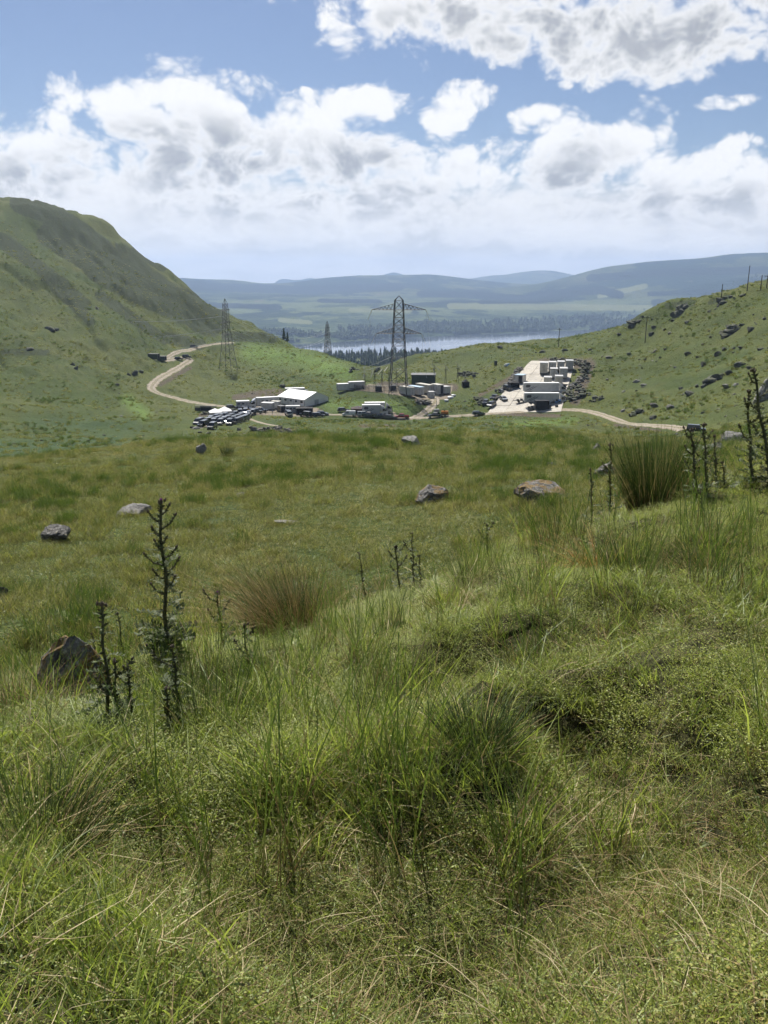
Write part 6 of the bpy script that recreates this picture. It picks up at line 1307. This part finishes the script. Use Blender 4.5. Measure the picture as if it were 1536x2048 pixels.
crate_stack(1012, 733, 'white bags and blue tarp on the slope beyond the pad', [m_roofw, m_tarp, m_white]); crate_stack(999, 785, 'grey equipment cases on the left edge of the pad', [m_grey, m_steel, m_black]); crate_stack(1134, 775, 'dark cases by the right edge of the pad', [m_black, m_dsteel])
e = empty('portable_toilet', put(991, 732), 0.2, 'dark portable toilet alone on the slope beyond the pad', 'toilet'); MB().box((0, 0, 1.1), (1.1, 1.1, 2.1)).build('wall', m_green, e, .04); MB().box((0, 0, 2.22), (1.15, 1.15, .16), .8).build('roof', m_dsteel, e); MB().box((0, -.57, 1.05), (.7, .04, 1.85)).build('door', m_dsteel, e)
# on the left hill track
for px, py, L, H, lb in ((308, 719, 5.2, 2.3, 'larger dark trailer parked at the hairpin on the left hill'), (324, 722, 4.0, 1.9, 'smaller dark trailer parked at the hairpin on the left hill')):
    box_unit('box_trailer', 'trailer', put(px, py), -.2, L, 2.3, H, lb, PAINT['green'], m_dsteel, .4, 'end', 0, True, m_black)
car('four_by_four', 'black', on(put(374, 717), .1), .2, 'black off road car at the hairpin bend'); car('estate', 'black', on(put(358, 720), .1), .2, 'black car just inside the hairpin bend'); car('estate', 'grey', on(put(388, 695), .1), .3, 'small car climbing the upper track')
# culvert wall under the valley track
p = put(412, 822); e = empty('stone_culvert', p, -.1, 'dark stone culvert under the valley track', 'culvert'); zt = 1.9
MB().box((-3.0, 0, zt / 2 - .6), (2.1, 1.0, zt)).box((3.0, 0, zt / 2 - .6), (2.1, 1.0, zt)).box((0, 0, zt - .45), (3.95, 1.0, .5)).build('wall', m_drock, e)
MB().box((0, 0, zt - .08), (8.2, 1.3, .22)).build('parapet', m_rock, e); MB().box((0, .45, .8), (3.9, .06, 2.0)).build('opening_shade', m_chas, e)  # dark sheet behind the wall stands for the shade inside the culvert

# ------------------------------------------------------------------ pylons, poles and wires
def lattice(levels, peak, mt, bt):
    legs = []; br = MB()
    for sx, sy in ((-1, -1), (1, -1), (1, 1), (-1, 1)):
        b = MB()
        for (z0, a0), (z1, a1) in zip(levels[:-1], levels[1:]): b.bar((sx * a0, sy * a0, z0), (sx * a1, sy * a1, z1), mt)
        b.bar((sx * levels[-1][1], sy * levels[-1][1], levels[-1][0]), (0, 0, peak), mt * .8); legs.append(b)
    for (z0, a0), (z1, a1) in zip(levels[:-1], levels[1:]):
        n = max(1, round((z1 - z0) / (a0 + a1) / 0.75))
        for i in range(n):
            u0, u1 = i / n, (i + 1) / n; za, zb, aa, ab = z0 + (z1 - z0) * u0, z0 + (z1 - z0) * u1, a0 + (a1 - a0) * u0, a0 + (a1 - a0) * u1
            for f in range(4):
                c0, s0 = [(1, 0), (0, 1), (-1, 0), (0, -1)][f]
                def q(u, z, w_): return (c0 * w_ - s0 * u * w_, s0 * w_ + c0 * u * w_, z)
                br.bar(q(-1, za, aa), q(1, zb, ab), bt); br.bar(q(1, za, aa), q(-1, zb, ab), bt); br.bar(q(-1, zb, ab), q(1, zb, ab), bt)
    return legs, br
def string(e, p, L, d=(0, 0, -1)):
    s_ = MB(); d = Vector(d).normalized(); p = Vector(p)
    for i in range(8): s_.cyl(p + d * L * (i + .15) / 8, p + d * L * (i + .75) / 8, .15, .09, 6)
    s_.cyl(p, p + d * L, .05, None, 5); return s_.build('insulator', m_ins, e)
def pylon(loc, rz, levels, peak, arms, label, mt=.30, bt=.14, ins=2.2, mat=None):
    e = empty('pylon', loc, rz, label, 'pylon'); legs, br = lattice(levels, peak, mt, bt); mat = mat or m_dsteel
    for b in legs: b.build('leg', mat, e)
    br.build('bracing', mat, e)['kind'] = 'stuff'; tips = []
    for z, half, dep, d_ in arms:
        wz = np.interp(z, [l[0] for l in levels], [l[1] for l in levels])
        for sg in (-1, 1):
            a = MB(); n = 6; t0 = Vector((sg * half, 0, z))
            for sy in (-1, 1):
                a.bar((sg * wz, sy * wz, z), t0, bt * 1.3); a.bar((sg * wz, sy * wz, z + dep), t0, bt * 1.2)
                for i in range(n):
                    u = i / n; x_ = wz + (half - wz) * u; yb = sy * wz * (1 - u); xt = x_ + (half - wz) / n * .5; zt_ = z + dep * (1 - u - .5 / n); a.bar((sg * x_, yb, z), (sg * xt, yb * .8, zt_), bt * .8); a.bar((sg * xt, yb * .8, zt_), (sg * (x_ + (half - wz) / n), sy * wz * (1 - u - 1 / n), z), bt * .8)
            a.build('crossarm', mat, e)
            for d in d_: string(e, t0, ins, (sg * d[0], d[1], d[2]))
            tips.append((sg, z, half))
    return e
pm = put(797, 789); km = mpp(pm)
Hm = 192 * km
pylon(pm, -.12, [(0, 3.5), (Hm * .26, 2.9), (Hm * .50, 2.4), (Hm * .635, 2.1), (Hm * .86, 1.75), (Hm * .955, 1.55)], Hm * 1.0, [(Hm * .625, 45 * km, 2.1, [(.45, -.3, -1)]), (Hm * .862, 53 * km, 2.3, [(.40, -.3, -1)])], 'tall dark steel terminal pylon above the substation', .24, .10, 4.4)
pl = put(457, 742); kl = mpp(pl); Hl = 138 * kl
pylon(pl, 1.25, [(0, 3.5), (Hl * .30, 2.3), (Hl * .60, 1.3), (Hl * .93, .9)], Hl, [(Hl * .50, 5.0, .9, [(0, 0, -1)]), (Hl * .67, 5.4, .9, [(0, 0, -1)]), (Hl * .84, 4.4, .9, [(0, 0, -1)])], 'steel pylon on the slope of the left spur', .19, .075, 2.4, m_steel)
pf = at(656, 738, 760); pf.z = gz(pf.x, pf.y); Hf = (at(657, 642, 760).z - pf.z)
pylon(pf, 1.1, [(0, 4.6), (Hf * .45, 2.6), (Hf * .70, 1.5), (Hf * .94, .9)], Hf, [(Hf * .60, 5.6, .9, [(0, 0, -1)]), (Hf * .74, 6.0, .9, [(0, 0, -1)]), (Hf * .87, 4.8, .9, [(0, 0, -1)])], 'far steel pylon rising behind the left spur against the loch', .34, .15, 2.6, m_steel)
def wire(a, b, sag, label, r_=.055):
    a, b = Vector(a), Vector(b); n = 22; P = [a.lerp(b, i / n) - Vector((0, 0, sag * 4 * (i / n) * (1 - i / n))) for i in range(n + 1)]
    return tag(link('power_line', tube_mesh('power_line', P, r_, r_, 4), m_wire), label, 'cable', 'power lines')
def armtip(p, rz, sg, half, z): return Vector((p.x + math.cos(rz) * sg * half, p.y + math.sin(rz) * sg * half, p.z + z))
for i, (zf, hf_) in enumerate(((.60, 5.6), (.74, 6.0), (.87, 4.8))):
    for sg in (-1, 1):
        zl, hl = ((.50, 5.0), (.67, 5.4), (.84, 4.4))[i]; nm = ('lowest', 'middle', 'top')[i]
        wire(armtip(pl, 1.25, sg, hl, Hl * zl - 2.6), at(-120 - 40 * sg, (640, 590, 540)[i], 640), 14, '%s power line running left from the spur pylon, %s side' % (nm, 'far' if sg > 0 else 'near'))
        wire(armtip(pf, 1.1, sg, hf_, Hf * zf - 2.6), armtip(pl, 1.25, sg, hl, Hl * zl - 2.6), 9, '%s power line between the spur pylon and far pylon, %s side' % (nm, 'far' if sg > 0 else 'near'))
for sg in (-1, 1):
    wire(armtip(pm, -.12, sg, 53 * km, Hm * .862), (pm.x + sg * 14, pm.y - 6, pm.z + 7.5), 1.5, '%s hand downlead from the upper arm of the big pylon' % ('right' if sg > 0 else 'left'), .05)
    wire(armtip(pm, -.12, sg, 45 * km, Hm * .625), (pm.x + sg * 11, pm.y - 4, pm.z + 7), 1.2, '%s hand downlead from the lower arm of the big pylon' % ('right' if sg > 0 else 'left'), .05)
    wire((pm.x - 2, pm.y, pm.z + Hm * (.40 if sg > 0 else .34)), armtip(pf, 1.1, sg, 5.6, Hf * .12), 4, '%s of two pale lines over the wood left of the big pylon' % ('upper' if sg > 0 else 'lower'), .07)
def pole(px, py, pyt, label, cross=True, r0=200):
    p = put(px, py, r0); h = (py - pyt) * mpp(p); e = empty('wooden_pole', p, .1, label, 'pole'); MB().cyl((0, 0, -.5), (0, 0, h), .20, .14, 8).build('shaft', m_wood, e)
    if cross: MB().box((0, 0, h - .6), (2.4, .14, .16)).build('crossarm', m_wood, e); [MB().cyl((x_, 0, h - .5), (x_, 0, h - .12), .09, .06, 6).build('insulator', m_ins, e) for x_ in (-1.05, 0, 1.05)]
    return e
pole(1117, 694, 658, 'wooden pole with a crossarm on the low skyline'); pole(1290, 686, 636, 'wooden pole on the right hillside below the skyline'); pole(1494, 582, 538, 'bare wooden pole high on the right skyline', False)
pole(1521, 580, 554, 'left leg pole of the pair at the right skyline', False); pole(1533, 576, 553, 'right leg pole of the pair at the right skyline'); pole(1442, 600, 572, 'short wooden pole at the foot of the right skyline', False)

# ------------------------------------------------------------------ woods
m_con = blade_mat('conifer_needles', (0.03, 0.045, 0.02), (0.034, 0.058, 0.026), (0.070, 0.100, 0.045), (0.07, 0.10, 0.04), 0.9, 0.03, 0.1, 0.02)
def conifer(seed, n=150, round_=False):
    g = np.random.default_rng(seed); V, F, T, Q = [], [], [], []
    for i in range(n):
        z = (i / n) ** .8; rad = (1 - z) * .17 + .012 if not round_ else .24 * math.sin(math.pi * min(1, .12 + z * .86)); a = g.random() * 6.283; r_ = rad * (.6 + .5 * g.random()); c_, s_ = math.cos(a), math.sin(a); w_ = .055 + .05 * (1 - z); zz = .06 + .94 * z; b = len(V)
        V += [(c_ * r_ * .15, s_ * r_ * .15, zz + .03), (c_ * r_ - s_ * w_, s_ * r_ + c_ * w_, zz - .03 - .03 * g.random()), (c_ * r_ * 1.25, s_ * r_ * 1.25, zz - .06), (c_ * r_ + s_ * w_, s_ * r_ - c_ * w_, zz - .03 - .03 * g.random())]; F.append((b, b + 1, b + 2, b + 3)); T += [.8] * 4; Q += [g.random()] * 4
    return np.array(V), np.array(F), np.array(T), np.array(Q)
TREES = [bmesh_of('conifer', [(conifer(i), 0)], [m_con]) for i in range(3)] + [bmesh_of('broadleaf', [(conifer(10 + i, 150, True), 0)], [m_con]) for i in range(2)]
x, y, g = sow(780, 1900, lambda r: .0075, half=.5, seed=12)
k_ = (fbm(x / 170, y / 170, 3, 15) + .35 * sstep(np.hypot(x, y), 1000, 1400) > -.05) & (np.arctan2(x, y) > -.16) & (ground(x, y) < -70); x, y = x[k_], y[k_]; s_ = 5 + 11 * g.random(len(x)) ** 1.3
spread('conifer_wood', TREES, x, y, g, np.where(g.random(len(x)) < .5, g.integers(0, 3, len(x)), 3 + g.integers(0, 2, len(x))), s_, None, 'dark conifer wood on the near shore of the loch', .03)
g = np.random.default_rng(5); n = 5200; th = (g.random(n) * 2 - 1) * .5; rr = np.array([shore_r(CX + FPX * math.tan(a_) * .97, 660) for a_ in th]); shx = np.array([ray(p_[0], p_[1])[0] for p_ in SHORE]); shr = np.array([shore_r(*p_) for p_ in SHORE])
rr = np.interp(th, shx, shr) * (1.008 + .14 * g.random(n) ** 1.6); x, y = rr * np.sin(th), rr * np.cos(th); k_ = fbm(x / 260, y / 130, 3, 19) > -.12; x, y, th, rr = x[k_], y[k_], th[k_], rr[k_]
z = far(th, np.log(rr)) * rr; n = len(x); s_ = 12 + 12 * g.random(n)
scatter('lochside_wood', TREES, np.stack([x, y, np.maximum(z, ZL) - 1], 1), np.stack([np.zeros(n), np.zeros(n), g.random(n) * 6.28], 1), np.stack([s_ * 1.5, s_ * 1.5, s_], 1), np.where(g.random(n) < .3, g.integers(0, 3, n), 3 + g.integers(0, 2, n)), 'hazy woodland along the far shore of the loch', 'wood')
for px, py, h_, lb in ((568, 676, 8, 'left one of two little conifers at the end of the upper track'), (575, 678, 6.5, 'right one of two little conifers at the end of the upper track')):
    e = empty('conifer_tree', put(px, py), 0, lb, 'tree'); cr = link('crown', TREES[0], None, e, (0, 0, .3), None, (h_ * 1.1, h_ * 1.1, h_ * .95)); MB().cyl((0, 0, -.2), (0, 0, h_ * .7), .16, .05, 6).build('trunk', m_wood, e)
